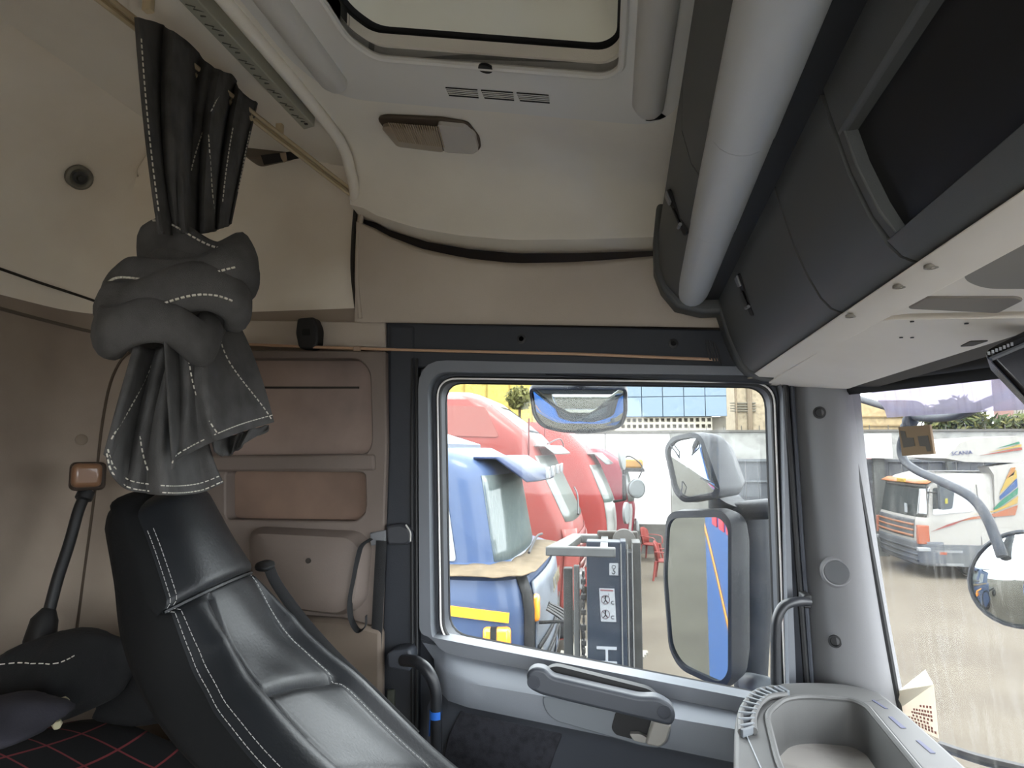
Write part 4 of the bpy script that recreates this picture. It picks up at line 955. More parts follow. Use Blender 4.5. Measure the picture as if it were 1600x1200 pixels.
for a, b in (((1046, 694), (1062, 716)), ((1089, 684), (1081, 712)), ((1066, 752), (1063, 774)), ((1095, 747), (1122, 764))):
    MB().tube([onpl(*a, pW+nW*.006, nW), onpl((a[0]+b[0])/2+1, (a[1]+b[1])/2, pW+nW*.012, nW), onpl(*b, pW+nW*.006, nW)], .0022, 5).build('crack', black, gW)
MB().tube([at(1138, 775, Y=2.0), at(1132, 786, Y=2.01), at(1130, 794, Y=2.02)], [.055, .05, .045], 12).build('stalk', mirrorpl, wm)
km = thing('kerb_mirror', 'wide kerb mirror hanging above the door window', 'mirror', at(903, 600, Y=1.85))
nK = V((-.02, -.85, -.52)).normalized(); pK = at(903, 640, Y=1.85)
fK = face_on([(826, 606), (980, 606), (980, 650), (972, 668), (935, 677), (880, 677), (845, 668), (832, 650)], pK, nK, [.02, .02, .03, .03, .03, .03, .03, .03])
housing(km, fK, nK, .06, .8, M('kerb_housing', '3c3f43', .5), mirror, .95, bulge=.03)
MB().tube([at(905, 606, Y=1.88)+V((0, .05, .04)), at(905, 580, Y=1.75), at(905, 560, Y=1.62)], .02, 10).build('bracket', mirrorpl, km)
# front mirror on its bent tube, in front of the windscreen
fm = thing('front_mirror', 'round front mirror on a bent black tube ahead of the windscreen', 'mirror', at(1560, 800, X=1.25))
tubm = M('mirror_tube', '4c535b', .6, var=.4, vscale=30, col2='747d86')
def fx(pts, X=1.25): return cr([at(x, y, X=X) for x, y in pts], 7)
MB().tube(fx([(1310, 612), (1345, 624), (1400, 640), (1440, 652), (1490, 650), (1540, 630), (1600, 604), (1700, 560)]), .017, 10).build('upper_tube', tubm, fm)
MB().tube(fx([(1430, 632), (1425, 650), (1418, 672)]), [.032, .030, .027]*5, 10).build('joint', tubm, fm)
MB().tube(fx([(1420, 660), (1408, 695), (1412, 718), (1432, 735), (1470, 752), (1515, 775), (1540, 805), (1556, 842), (1566, 870)]), .017, 10).build('lower_tube', tubm, fm)
nF = V((-.86, -.50, .10)).normalized(); pF = at(1600, 905, X=1.3)
fF = [onpl(1604+93*math.cos(a), 905+78*math.sin(a), pF, nF) for a in [2*math.pi*k/32 for k in range(32)]]
housing(fm, fF, nF, .08, .6, M('front_mirror_housing', '5b636b', .55), mirror, .95, bulge=.05)
# lavender outer sun visor
ov = thing('sun_visor', 'lavender tinted outer sun visor above the windscreen', 'sun visor', (.95, 1.0, 3.3))
yv = [-.6+2.14*i/30 for i in range(31)]
def vz(y, dx, z): return V((wsx(min(y, 1.42))-.25*max(0, y-1.42)+dx, y, z))
rows = [[vz(y, .05, 3.27) for y in yv], [vz(y, .11, 3.22) for y in yv], [vz(y, .16, 3.15) for y in yv], [vz(y, .165, 3.128) for y in yv]]
MB().grid(rows).build('panel', visorgl, ov, smooth=70, solid=.004)
for y in (.1, 1.0): MB().tube([wpt(y, 3.26)+V((.02, 0, .02)), vz(y, .10, 3.235)], .008, 8).build('bracket', rubber, ov)

# ================================================================ YARD
gm = M('sandy_ground', '9f9482', .95, var=.7, vscale=.7, col2='85796a')
gd_ = stru(MB().box((0, 20, -.05), (160, 120, .1)).build('ground', gm), 'pale sandy yard ground', 'ground')
ALB = .42
whitew = M('stained_white_wall', 'fbfbf8', .9, var=.5, vscale=1.2, col2='b9b7b0', bump=.3, bscale=6)
ALB = .18
grime = M('grimy_plinth', '9a9892', .95, var=.7, vscale=3, col2='6f6d68')
YB = 19.5
def wX(px, Y=YB): return at(px, 760, Y=Y).x
def wZ(py, Y=YB): return at(956, py, Y=Y).z
yw = thing('wall_yard', 'white stained boundary wall at the back of the yard', 'wall', (0, YB, 0), kind='structure')
x1 = wX(1050)
MB().box(((-14+x1)/2, YB+.1, 1.75), (x1+14, .2, 3.5)).build('wall_panel', whitew, yw)
MB().box(((-14+x1)/2, YB-.02, .42), (x1+14, .26, .84)).build('plinth', grime, yw)
MB().box(((-14+x1)/2, YB+.1, 3.53), (x1+14, .3, .08)).build('coping', M('coping_grey', '9d9a93', .9), yw)
for k in range(7): MB().box((x1-.02-1.9*k, YB-.003, 2.2), (.03, .02, 2.6)).build('joint', M('joint_grey', 'b0aea8', .9), yw)
MB().box((12.5, YB+2.1, 1.78), (22, .2, 3.56)).build('wall_panel', M('rough_wall', 'f2f2ec', .9, var=.6, vscale=3, col2='a9a8a2', bump=.5, bscale=5), yw)
MB().box((12.5, YB+2.1, 3.60), (22, .3, .07)).build('coping', M('coping_grey', '9d9a93', .9), yw)
for k in range(30): MB().box((2.5+.55*k, YB+2.1, 3.70), (.02, .02, .16)).build('spike', M('spike', '77776f', .6), yw)
gm_ = M('gate_steel', '878c93', .6, var=.5, vscale=2, col2='6d737b')
gt = thing('yard_gate', 'tall dark grey steel sheet gate behind the white lorry', 'gate', (6.5, YB+.6, 0))
gz = wZ(719); gx0 = wX(1132); nP = 26
for k in range(nP):
    x = gx0+.36*k; MB().box((x+.18, YB+.6+(.012 if k % 2 else 0), gz/2+.05), (.35, .03, gz-.1)).build('gate_panel', gm_, gt, bevel=.008)
MB().box((gx0+.18*nP, YB+.57, gz), (.36*nP, .08, .08)).build('top_rail', M('gate_rail', '9aa0a6', .5), gt)
MB().box((gx0+.18*nP, YB+.57, gz-.62), (.36*nP, .06, .05)).build('cross_rail', M('gate_rail', '9aa0a6', .5), gt)
for px in (1215, 1386, 1500): MB().box((wX(px), YB+.52, gz/2+.1), (.3 if px == 1386 else .12, .12, gz+.2)).build('post', M('gate_post', '8a8f8c', .7), gt)
MB().box((wX(1386), YB+.5, gz+.42), (.62, .4, .7)).build('pillar_cap', whitew, gt)
# bright street wall through the gap
stru(MB().box((4, 36, 1.8), (30, .2, 3.6)).build('wall_street', M('street_white', 'e6e5e0', .9)), 'white wall across the street, seen through the gap', 'wall')
ALB = .32
# building with blue-grey fascia and pierced blocks
fb = thing('fascia_building', 'white building with blue-grey panelled fascia over pierced blocks', 'building', (1.5, 24, 0))
YF = 24.0
fx0, fx1 = wX(940, YF), wX(1139, YF); zt, zb = wZ(560, YF), wZ(652, YF)
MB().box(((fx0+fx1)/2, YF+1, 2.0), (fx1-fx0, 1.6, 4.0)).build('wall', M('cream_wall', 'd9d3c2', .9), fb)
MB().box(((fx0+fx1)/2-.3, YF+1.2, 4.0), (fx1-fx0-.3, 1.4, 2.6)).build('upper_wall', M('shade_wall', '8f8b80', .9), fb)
nC = 6; cw_ = (fx1-fx0)/nC; fasm = M('blue_grey_panel', '93a9bd', .45)
for i in range(nC):
    for j in range(3):
        h = (zt-zb)/3; MB().box((fx0+cw_*(i+.5), YF-.1, zb+h*(j+.5)), (cw_-.03, .06, h-.03)).build('fascia_panel', fasm, fb)
MB().box(((fx0+fx1)/2, YF-.05, (zt+zb)/2), (fx1-fx0, .06, zt-zb)).build('fascia_backing', M('fascia_gap', '5f7182', .6), fb)
bw = (wX(1116, YF)-wX(962, YF))/17; bz0, bz1 = wZ(681, YF), wZ(652, YF); bh = (bz1-bz0)/3
blm = M('breeze_block', 'd8d0bd', .9); proto = None
for i in range(17):
    for j in range(3):
        c = V((wX(962, YF)+bw*(i+.5), YF+.02, bz0+bh*(j+.5)))
        if proto is None:
            o_ = [V((-bw/2, 0, -bh/2)), V((bw/2, 0, -bh/2)), V((bw/2, 0, bh/2)), V((-bw/2, 0, bh/2))]
            proto = MB().holes(o_, [[V((p.x*.62, 0, p.z*.58)) for p in o_]], (0, .2, 0)).build('breeze_block', blm, smooth=0); proto.location = c; attach(proto, fb)
        else:
            q = proto.copy(); COL.objects.link(q); q.location = c
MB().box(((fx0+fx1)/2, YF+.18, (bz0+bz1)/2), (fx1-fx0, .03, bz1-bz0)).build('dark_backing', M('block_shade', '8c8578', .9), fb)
# yellow building at left, beige building in the middle, cream building seen through the windscreen
def bld(name, label, px0, px1, pyt, Y, mat, extra=None, depth=4, ztop=None):
    t = thing(name, label, 'building', (wX((px0+px1)/2, Y), Y, 0)); x0, x1 = wX(px0, Y), wX(px1, Y); z = wZ(pyt, Y)
    MB().box(((x0+x1)/2, Y+depth/2, z/2), (x1-x0, depth, z)).build('wall', mat, t)
    return t, x0, x1, z
yb, a, b, z = bld('yellow_building', 'yellow building behind the red lorry roof', 620, 832, 560, 30, M('yellow_wall', 'e8cf72', .9, var=.3))
for k in range(7): MB().box((lerp(a, b, k/6), 29.98, z/2), (.06, .06, z)).build('panel_joint', M('yellow_joint', 'b39c4e', .9), yb)
bb, a, b, z = bld('beige_building', 'beige building with drainpipe behind the grey gate', 1152, 1260, 560, 30, M('beige_wall', 'd0bfa2', .9, var=.3))
MB().tube([V((lerp(a, b, .22), 29.95, 0)), V((lerp(a, b, .22), 29.95, z))], .12, 8).build('drainpipe', M('pipe_brown', '9c8b74', .8), bb)
for k in range(4): MB().box((lerp(a, b, .12), 29.95, wZ(632+4*k, 30)), (1.1, .1, .05)).build('louvre', M('louvre_grey', '8d8778', .8), bb)
MB().tube([V((lerp(a, b, .02), 29.9, 0)), V((lerp(a, b, .02), 29.9, z))], .04, 6).build('pole', M('pipe_brown', '9c8b74', .8), bb)
cb, a, b, z = bld('cream_building', 'cream yellow building seen at the left of the windscreen', 1300, 1428, 630, 27, M('cream_yellow', 'e2c99a', .9, var=.3))
for k in range(3): MB().box(((a+b)/2, 26.97, wZ(654+13*k, 27)), (b-a, .06, .06)).build('board_line', M('cream_line', 'b39a70', .9), cb)
sg = thing('pink_sign', 'faded pink board above the gate, left of the windscreen', 'board', (wX(1352, 22), 22, 3))
MB().box((wX(1352, 21.2), 21.2, wZ(705, 21.2)), (.75, .06, .48)).build('board', M('pink_faded', 'cfa0a0', .8), sg); MB().box((wX(1352, 21.2), 21.25, 1.3), (.08, .06, 2.6)).build('post', M('spike', '77776f', .6), sg)
rp = thing('roofed_shed', 'pinkish post and slatted shed beyond the wall at the far right', 'shed', (wX(1585, 30), 30, 0))
MB().box((wX(1577, 30), 30, 3), (.5, .5, 6)).build('post', M('pink_post', 'b58f86', .9), rp)
for k in range(6): MB().box((wX(1588+9*k, 30), 30.2, 3), (.2, .1, 6)).build('slat', M('pale_slat', 'bdb8ad', .9), rp)
ALB = .20
# hedge and trees beyond the wall
lfm = [M('leaf_a', '7d8a4a', .8), M('leaf_b', '9a9a55', .8), M('leaf_c', '5f7040', .8)]
def shrub(name, label, c, size, n, seed, mat, group=None):
    rg = random.Random(seed); t = thing(name, label, 'shrub', (c[0], c[1], 0), group); m = MB()
    for _ in range(n):
        d = V((rg.gauss(0, 1), rg.gauss(0, 1), rg.gauss(0, 1))).normalized()*rg.uniform(.55, 1); p = V(c)+V((d.x*size[0], d.y*size[1], d.z*size[2]))
        u = V((rg.gauss(0, 1), rg.gauss(0, 1), rg.gauss(0, 1))).normalized(); v_ = u.orthogonal().normalized(); s = rg.uniform(.08, .17)
        m.add([p-u*s, p+v_*s*.45, p+u*s, p-v_*s*.45], [(0, 1, 2, 3)])
    m.build('foliage', mat, t, smooth=0, kind='stuff'); MB().tube([V((c[0], c[1], 0)), V(c)], .06, 6).build('stem', M('stem_brown', '6a563f', .9), t)
hg = thing('hedge', 'continuous olive green hedge beyond the yard wall', 'hedge', (at(1540, 655, Y=25).x, 25, 0))
for k, mt in enumerate(lfm):
    rg = random.Random(40+k); m = MB()
    for _ in range(2200):
        x = rg.uniform(at(1448, 655, Y=25).x, at(1660, 655, Y=25).x); p = V((x, 25+rg.uniform(-.5, .5), rg.uniform(2.6, 4.35)+.35*math.sin(x*1.7)+.2*math.sin(x*4.1+k)))
        u = V((rg.gauss(0, 1), rg.gauss(0, 1), rg.gauss(0, 1))).normalized(); v_ = u.orthogonal().normalized(); q_ = rg.uniform(.10, .2)
        m.add([p-u*q_, p+v_*q_*.45, p+u*q_, p-v_*q_*.45], [(0, 1, 2, 3)])
    m.build('foliage', mt, hg, smooth=0, kind='stuff')
for k in range(8): MB().tube([V((at(1455+24*k, 655, Y=25).x, 25, 0)), V((at(1455+24*k, 655, Y=25).x+.1, 25, 3.6))], .06, 6).build('stem', M('stem_brown', '6a563f', .9), hg)
q = at(812, 622, Y=27); shrub('shrub', 'yellow-green shrub between red lorry roof and kerb mirror', (q.x, 27, q.z), (.6, .5, .5), 500, 31, lfm[1])

# ================================================================ LORRIES
tyre = M('tyre', '1e1f20', .85); hub = M('hub_grey', '8a8b8a', .5); chas = M('chassis_dark', '3c3d3e', .7)
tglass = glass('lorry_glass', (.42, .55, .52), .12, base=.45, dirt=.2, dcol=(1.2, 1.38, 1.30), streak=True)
tglassd = glass('lorry_glass_dark', (.3, .36, .37), .2, base=.25, dirt=.15, dcol=(.40, .45, .46), streak=True)
lampc = M('headlamp', 'd5dadb', .15, coat=.5)
class Lorry:
    """cab lofted from plan sections; local x = forward, y = across, z = up, origin on the ground under the middle of the front"""
    def __init__(s, name, label, loc, rz, width, length, prof, rad, body, zmin, zmax, scale=1):
        s.t = thing(name, label, 'lorry', loc, rz=rz, local=True); s.t.scale = (scale,)*3; s.w = width/2; s.L = length; s.prof = prof; s.r = rad
        s.body = s.patch('cab', [lerp(zmin, zmax, k/28) for k in range(29)], 0, 43, 0, body, caps=True)
    def fx(s, z): return interp([p[0] for p in s.prof], [p[1] for p in s.prof], z)
    def inw(s, z): return interp([p[0] for p in s.prof], [p[2] for p in s.prof], z)
    def sec(s, z, off=0):
        f = s.fx(z); w_ = s.w-s.inw(z); r = s.r; pts = []
        for k in range(10): pts.append((V((lerp(-s.L, f-r, k/9), -w_, z)), V((0, -1, 0))))
        for k in range(1, 9):
            a = -math.pi/2+math.pi/2*k/9; n = V((math.cos(a), math.sin(a), 0)); pts.append((V((f-r, -w_+r, z))+n*r, n))
        for k in range(8):
            y = lerp(-w_+r, w_-r, k/7); pts.append((V((f+.05*(1-(y/(w_-r))**2), y, z)), V((1, 0, 0))))
        for k in range(1, 9):
            a = math.pi/2*k/9; n = V((math.cos(a), math.sin(a), 0)); pts.append((V((f-r, w_-r, z))+n*r, n))
        for k in range(10): pts.append((V((lerp(f-r, -s.L, k/9), w_, z)), V((0, 1, 0))))
        return [p+n*off for p, n in pts]
    def patch(s, name, zs, i0, i1, off, mat, parent=None, caps=False, th=.012, **k):
        rows = [s.sec(z, off)[i0:i1+1] for z in zs]
        if caps: return MB().loft(rows).build(name, mat, parent or s.t, smooth=40, **k)
        inn = [s.sec(z, off-th)[i0:i1+1] for z in zs]; m = MB()
        for r_ in (rows, inn): m.grid(r_)
        m2 = MB().grid(rows); return m2.build(name, mat, parent or s.t, smooth=40, solid=th, **k)
    def side(s, name, poly, mat, parent=None, off=.012, sides=(-1, 1), r=.04):
        out = None
        for sd in sides:
            o = [V((x, sd*(s.w-s.inw(z)+off), z)) for x, z in poly]; out = MB().prism(rnd(o, r) if r else o, (0, -sd*.03, 0)).build(name, mat, parent or s.t)
        return out
    def wheel(s, x, y, r=.5):
        wl = MB().lathe(V((x, y-.15, r)), (0, 1, 0), ((r*.55, 0), (r*.9, 0), (r, .04), (r, .26), (r*.9, .30), (r*.55, .30)), 24).build('wheel', tyre, s.t)
        for d in (-.005, .27): MB().lathe(V((x, y-.15+d, r)), (0, 1, 0), ((r*.56, 0), (r*.56, .03), (r*.3, .034), (r*.2, .0), (0, .0)), 20).build('hub', hub, wl)
    def chassis(s, L, rear=(4,)):
        MB().box((-L/2-.3, 0, .85), (L-.2, .85, .26)).build('chassis', chas, s.t)
        for sd in (-1, 1): s.wheel(-1.35, sd*(s.w-.2))
        for x in rear:
            for sd in (-1, 1): s.wheel(-x, sd*(s.w-.25))
    def visor(s, z0, z1, out, drop, mat, i0=14, i1=29):
        rows = [s.sec(z0, .02)[i0:i1+1], [p+V((out*.6, 0, 0)) for p in s.sec(z0-.0, .06)[i0:i1+1]], [V((p.x+out, p.y, z1)) for p in s.sec(z1, .08)[i0:i1+1]]]
        return MB().grid(rows).build('sun_visor', mat, s.t, solid=.02)
    def text(s, txt, z, size, mat, off=.03, parent=None):
        p = s.sec(z, off)[22]; text('badge', txt, mat, size, basis((s.fx(z)+.05+off, 0, z), (0, 1, 0), (-.02, 0, 1)), parent or s.t)
def zsr(a, b, n=8): return [lerp(a, b, k/n) for k in range(n+1)]

# ---- blue lorry, nearest on the left
bluet = M('blue_lorry_paint', '6f8cc0', .35, coat=.4, var=.3, vscale=2, col2='91a8cf')
B = Lorry('blue_lorry', 'blue lorry parked nearest outside, cardboard on its front', (-.62, 6.45, 0), 0, 2.6, 2.2,
          [(.4, -.12, .0), (1.2, -.03, .0), (1.75, -.03, 0), (1.98, -.07, .02), (2.03, -.12, .06), (2.05, -.26, .28), (2.85, -.40, .34), (3.02, -.58, .38), (3.08, -.75, .5)], .34, bluet, .35, 3.06)
ws = B.patch('windscreen', zsr(2.08, 2.82), 13, 30, .008, tglass)
B.patch('windscreen_seal', zsr(2.05, 2.08, 1), 12, 31, .012, rubber, ws)
B.side('side_window', [(-1.35, 2.15), (-.70, 2.10), (-.82, 2.78), (-1.35, 2.78)], tglassd)
B.visor(2.98, 2.78, .30, .2, M('visor_blue', '43598a', .5))
for y in (-.75, -.25, .3, .8): MB().box((.06, y, 2.84), (.03, .16, .10)).build('marker_lamp', lampc, B.t, bevel=.01)
MB().loft([[V((x, -1.0+.1*k, 3.03+h)), V((x, 1.0-.1*k, 3.03+h))] if False else [V((x, -w_, z)), V((x, w_, z)), V((x, w_, z-.06)), V((x, -w_, z-.06))] for k, (x, w_, z, h) in enumerate(((-.9, .95, 3.10, 0), (-1.5, 1.05, 3.28, 0), (-2.2, 1.1, 3.42, 0)))]).build('roof_deflector', M('deflector_pale', 'b9c6d8', .4), B.t)
MB().tube(cr([V((-.95, -1.0, 3.08)), V((-1.3, -1.05, 3.2)), V((-2.1, -1.1, 3.36))], 5), .025, 8).build('deflector_edge', chas, B.t)
cbd = M('cardboard', 'c9b394', .9, var=.3, vscale=8)
ri = [V((p.x, p.y, 2.085)) for p in B.sec(2.10, .02)]; ro = [V((p.x, p.y, 2.065)) for p in B.sec(1.95, .03)]
rows = [[lerp(a, b, t)+V((0, 0, .006*math.sin(k*1.7+3*t)-.02*t*t)) for k, (a, b) in enumerate(list(zip(ri, ro))[2:25])] for t in (0, .25, .5, .75, 1, 1.06)]
m = MB(); m.grid(rows); crd = m.build('cardboard', cbd, solid=.008, label='flattened cardboard sheet laid over the front of the blue lorry', cat='cardboard'); crd.location = (-.62, 6.45, 0)
B.patch('grille', zsr(1.05, 1.95), 17, 26, .02, M('grille_pale', 'b7c2d2', .4, var=.2))
for k in range(3): B.patch('grille_slat', zsr(1.08+.16*k, 1.12+.16*k, 1), 17, 26, .045, chas)
B.text('SCANIA', 1.78, .20, M('badge_cream', 'e0d5b0', .35, metal=.2), .05)
B.patch('air_deflector', zsr(.95, 2.02), 14, 16, .03, chas)
MB().box((-.5, -1.312, 1.75), (.60, .02, .075), Matrix.Rotation(.08, 3, 'Y')).build('reflective_tape', orange, B.t, label='orange reflective tape')
for x, y, z in ((-.30, -1.29, 1.54), (-.04, -1.0, 1.74)):
    lb = MB().box((x, y, z), (.22 if x < -.2 else .10, .10, .22)).build('indicator', amber, B.t, bevel=.03); MB().box((x-.02, y-.005, z), (.05, .105, .225)).build('indicator_band', chas, lb)
B.patch('bumper', zsr(.38, 1.0), 9, 34, .04, M('bumper_pale', '9fb0c8', .5)); 
for sd in (-1, 1): MB().box((-.04, sd*.86, 1.25), (.10, .40, .30)).build('headlamp', lampc, B.t, bevel=.03)
MB().lathe(V((-1.35, -1.31, .78)), (0, -1, 0), ((.70, -.02), (.74, .02), (.74, .03), (.62, .03), (.62, -.02)), 28).build('wheel_arch', chas, B.t)
for k in range(4): MB().tube(cr([V((.06, -.95+.07*k, 1.72)), V((.24, -.95+.1*k, 1.58)), V((.22, -.9+.1*k, 1.3)), V((.06, -.9+.07*k, 1.1))], 6), .014, 6).build('hose', rubber, B.t)
MB().tube(cr([V((.00, -1.0, 1.62)), V((.32, -.98, 1.62)), V((.36, -.98, 1.45)), V((.32, -.98, 1.30)), V((.0, -1.0, 1.28))], 5), .014, 8).build('guard_bar', chas, B.t)
MB().tube(cr([V((-.10, -.85, 2.16)), V((-.10, -.3, 2.22)), V((-.12, .4, 2.16))], 5), .012, 6).build('wiper', rubber, B.t)
B.chassis(5.2)
# ---- tall red lorry
redt = M('red_lorry_paint', 'd96a62', .4, coat=.3, var=.3, vscale=2, col2='e08a82')
Rr_ = Lorry('red_lorry', 'tall red high-roof lorry behind the blue one', (-.50, 10.6, 0), 0, 2.5, 2.3,
          [(.4, -.10, .0), (1.6, 0, .0), (1.95, -.05, 0), (3.0, -.55, .06), (3.2, -.62, .06), (3.5, -1.0, .10), (3.85, -1.45, .18), (3.95, -1.75, .4)], .30, redt, .35, 3.93)
Rr_.patch('windscreen', zsr(2.0, 2.95), 13, 30, .008, tglass)
Rr_.visor(3.10, 2.98, .22, .1, M('visor_white', 'dfe0dc', .5))
Rr_.patch('roof_window', zsr(3.30, 3.72), 15, 28, .01, tglassd)
Rr_.side('roof_panel', [(-2.2, 3.25), (-1.15, 3.22), (-1.38, 3.68), (-2.2, 3.72)], M('pink_panel', 'd3857c', .5), r=.06)
Rr_.side('side_window', [(-1.6, 2.15), (-.78, 2.1), (-1.0, 2.85), (-1.6, 2.85)], tglassd)
Rr_.side('door_seam', [(-.72, 1.0), (-.70, 1.0), (-.70, 3.5), (-.72, 3.5)], M('seam_red', '8c2f2e', .6), r=0)
Rr_.patch('grille', zsr(1.1, 1.8), 18, 25, .02, M('red_grille', 'a83a38', .5))
for k in range(4): Rr_.patch('grille_slat', zsr(1.2+.14*k, 1.25+.14*k, 1), 18, 25, .035, M('slat_pale', 'e0b0aa', .5))
Rr_.patch('corner_panel', zsr(.75, 1.9), 11, 16, .05, redt)
for k in range(3): Rr_.side('step', [(-.75, .9+.3*k), (-.35, .9+.3*k), (-.35, .96+.3*k), (-.75, .96+.3*k)], M('step_red', 'b0403d', .5), r=0)
Rr_.patch('bumper', zsr(.38, .8), 9, 34, .03, chas)
for sd in (-1, 1): MB().box((.02, sd*.9, 1.15), (.12, .4, .25)).build('headlamp', lampc, Rr_.t, bevel=.03)
MB().tube(cr([V((-.02, -.7, 2.06)), V((-.05, -.2, 2.3)), V((-.12, .1, 2.42))], 5), .014, 6).build('wiper', rubber, Rr_.t)
MB().tube(cr([V((-.45, -1.0, 3.12)), V((-.3, -.6, 3.2)), V((-.3, .2, 3.1)), V((-.4, .9, 3.05))], 5), .01, 6).build('cable', rubber, Rr_.t)
Rr_.chassis(6)
# ---- third lorry: red roof, white front
T3 = Lorry('white_front_lorry', 'lorry with red roof and white front, third in the row', (.03, 14.2, 0), 0, 2.4, 2.3,
          [(.4, -.10, .0), (1.5, 0, .0), (2.0, -.06, 0), (2.8, -.38, .06), (3.05, -.55, .08), (3.5, -1.0, .2), (3.6, -1.2, .3)], .28, M('red_three', 'd9524c', .45), .35, 3.6)
T3.patch('front_panel', zsr(.5, 1.98), 12, 31, .012, M('white_front', 'e4e4df', .5, var=.3, vscale=4))
T3.patch('windscreen', zsr(1.98, 2.72), 12, 31, .012, tglass)
T3.visor(2.95, 2.74, .22, .1, M('visor_grey', 'bfc4c2', .5))
MB().lathe(V((.18, -.45, 2.9)), (1, -.2, .1), ((.30, -.03), (.30, .02), (.26, .03), (0, .03)), 24).build('disc_lamp', M('disc_grey', 'c5cbc9', .4), T3.t)
MB().tube([V((0, -1.1, 2.0)), V((.2, -1.35, 2.05)), V((.2, -1.35, 2.6))], .03, 8).build('mirror_arm', chas, T3.t); MB().box((.2, -1.38, 2.3), (.08, .22, .5)).build('mirror_head', chas, T3.t, bevel=.03)
MB().lathe(V((.25, -.85, 1.75)), (1, -.3, 0), ((.22, -.03), (.22, .02), (.18, .03), (0, .03)), 20).build('round_lamp', lampc, T3.t)
T3.chassis(6)
# ---- fourth: dark red with amber beacon
T4 = Lorry('dark_red_lorry', 'dark red lorry with amber beacon, farthest in the row', (.55, 17.7, 0), 0, 2.3, 2.2,
          [(.4, -.10, .0), (1.5, 0, .0), (1.9, -.06, 0), (2.65, -.22, .06), (2.85, -.5, .08), (3.1, -.9, .25)], .25, M('crimson_paint', 'b03a4c', .45), .35, 3.05)
T4.patch('windscreen', zsr(1.72, 2.52), 12, 31, .012, tglass)
T4.patch('white_band', zsr(.6, 1.66), 12, 14, .016, M('white_front', 'e4e4df', .5))
bc = MB().box((-.02, -.80, 2.66), (.5, .55, .22)).build('beacon', M('amber_beacon', 'f2b23c', .4), T4.t, bevel=.05); MB().box((-.02, -.80, 2.50), (.56, .6, .08)).build('beacon_base', chas, bc)
MB().lathe(V((.05, -1.25, 2.05)), (.6, -1, 0), ((.24, -.03), (.24, .03), (.21, .04), (.21, .025), (0, .025)), 22).build('round_mirror', M('mirror_dull', 'aeb6b8', .2, metal=.5), T4.t)
MB().tube(cr([V((-.3, -1.0, 2.75)), V((-.1, -1.1, 2.85)), V((.2, -1.15, 2.6)), V((.1, -1.2, 2.3))], 5), .02, 6).build('mirror_arm', chas, T4.t)
MB().box((.06, -.7, 1.1), (.1, .5, .3)).build('headlamp', lampc, T4.t, bevel=.04)
T4.chassis(5)
# ---- white lorry with rainbow stripes seen through the windscreen (drives towards the left)
whit = M('white_lorry_paint', 'e9e6dd', .4, coat=.3)
WY = 16.7; wfx = at(1440, 800, Y=WY).x
W = Lorry('white_lorry', 'white lorry with rainbow stripes seen through the windscreen', (wfx-.12, WY+1.2, 0), math.pi, 2.4, 2.9,
          [(.3, -.06, .02), (.9, 0, .0), (1.35, -.04, 0), (1.42, -.08, .01), (2.18, -.22, .06), (2.35, -.42, .09), (2.48, -.9, .15)], .24, whit, .78, 2.46)
W.patch('windscreen', zsr(1.42, 2.14), 11, 32, .01, tglassd)
W.side('side_window', [(-.36, 1.48), (-1.25, 1.58), (-1.25, 2.12), (-.42, 2.12)], tglassd, r=.06)
W.side('door_seam', [(-.24, .8), (-.26, .8), (-.30, 2.2), (-.28, 2.2)], M('seam_grey', '8e8c86', .6), r=0)
W.side('door_seam', [(-1.36, .8), (-1.38, .8), (-1.38, 2.2), (-1.36, 2.2)], M('seam_grey', '8e8c86', .6), r=0)
W.visor(2.30, 2.22, .10, .05, M('orange_visor', 'e8955a', .5), 11, 32)
MB().box((.02, .55, 2.27), (.05, .4, .09)).build('roof_sign', M('sign_yellow', 'f2c84a', .5), W.t, bevel=.01)
W.patch('grille', zsr(.92, 1.36), 17, 26, .02, M('grille_dark', '6a6f75', .5))
for k in range(3): W.patch('grille_slat', zsr(.95+.13*k, 1.0+.13*k, 1), 17, 26, .035, M('grille_orange', 'e09468', .5))
W.patch('bumper', zsr(.30, .86), 8, 35, .03, M('bumper_grey', '7d838a', .6), )
for k in range(3): W.patch('bumper_slat', zsr(.38+.13*k, .44+.13*k, 1), 15, 28, .045, M('bumper_dark', '5a6068', .6))
for sd in (-1, 1):
    MB().box((-.13, sd*1.17, 1.02), (.26, .10, .44)).build('corner_lamp', M('orange_lamp', 'e07850', .4), W.t, bevel=.02)
    MB().box((-.12, sd*1.18, .68), (.28, .10, .10)).build('headlamp', lampc, W.t, bevel=.02)
W.side('skirt', [(-.3, .30), (-2.4, .30), (-2.4, .80), (-.3, .80)], M('skirt_grey', '8b9092', .6), r=.02)
for z in (.62, .32): W.side('step', [(-.35, z), (-.95, z), (-.95, z+.05), (-.35, z+.05)], M('step_pale', 'c4c8c8', .5), off=.03, r=0)
W.side('side_marker', [(-.45, .57), (-.6, .57), (-.6, .63), (-.45, .63)], M('orange_lamp', 'e07850', .4), off=.035, r=0)
def wside(name, pts, mat, parent=None, Y=WY-.025, r=0, th=.01):
    o = MB().prism(rnd(pY(pts, Y), r) if r else pY(pts, Y), (0, th, 0)).build(name, mat); 
    o.parent = parent or W.t; o.matrix_parent_inverse = Matrix.Translation(V(W.t.location)).inverted() if False else (Matrix.Translation(W.t.location) @ Matrix.Rotation(math.pi, 4, 'Z')).inverted(); return o
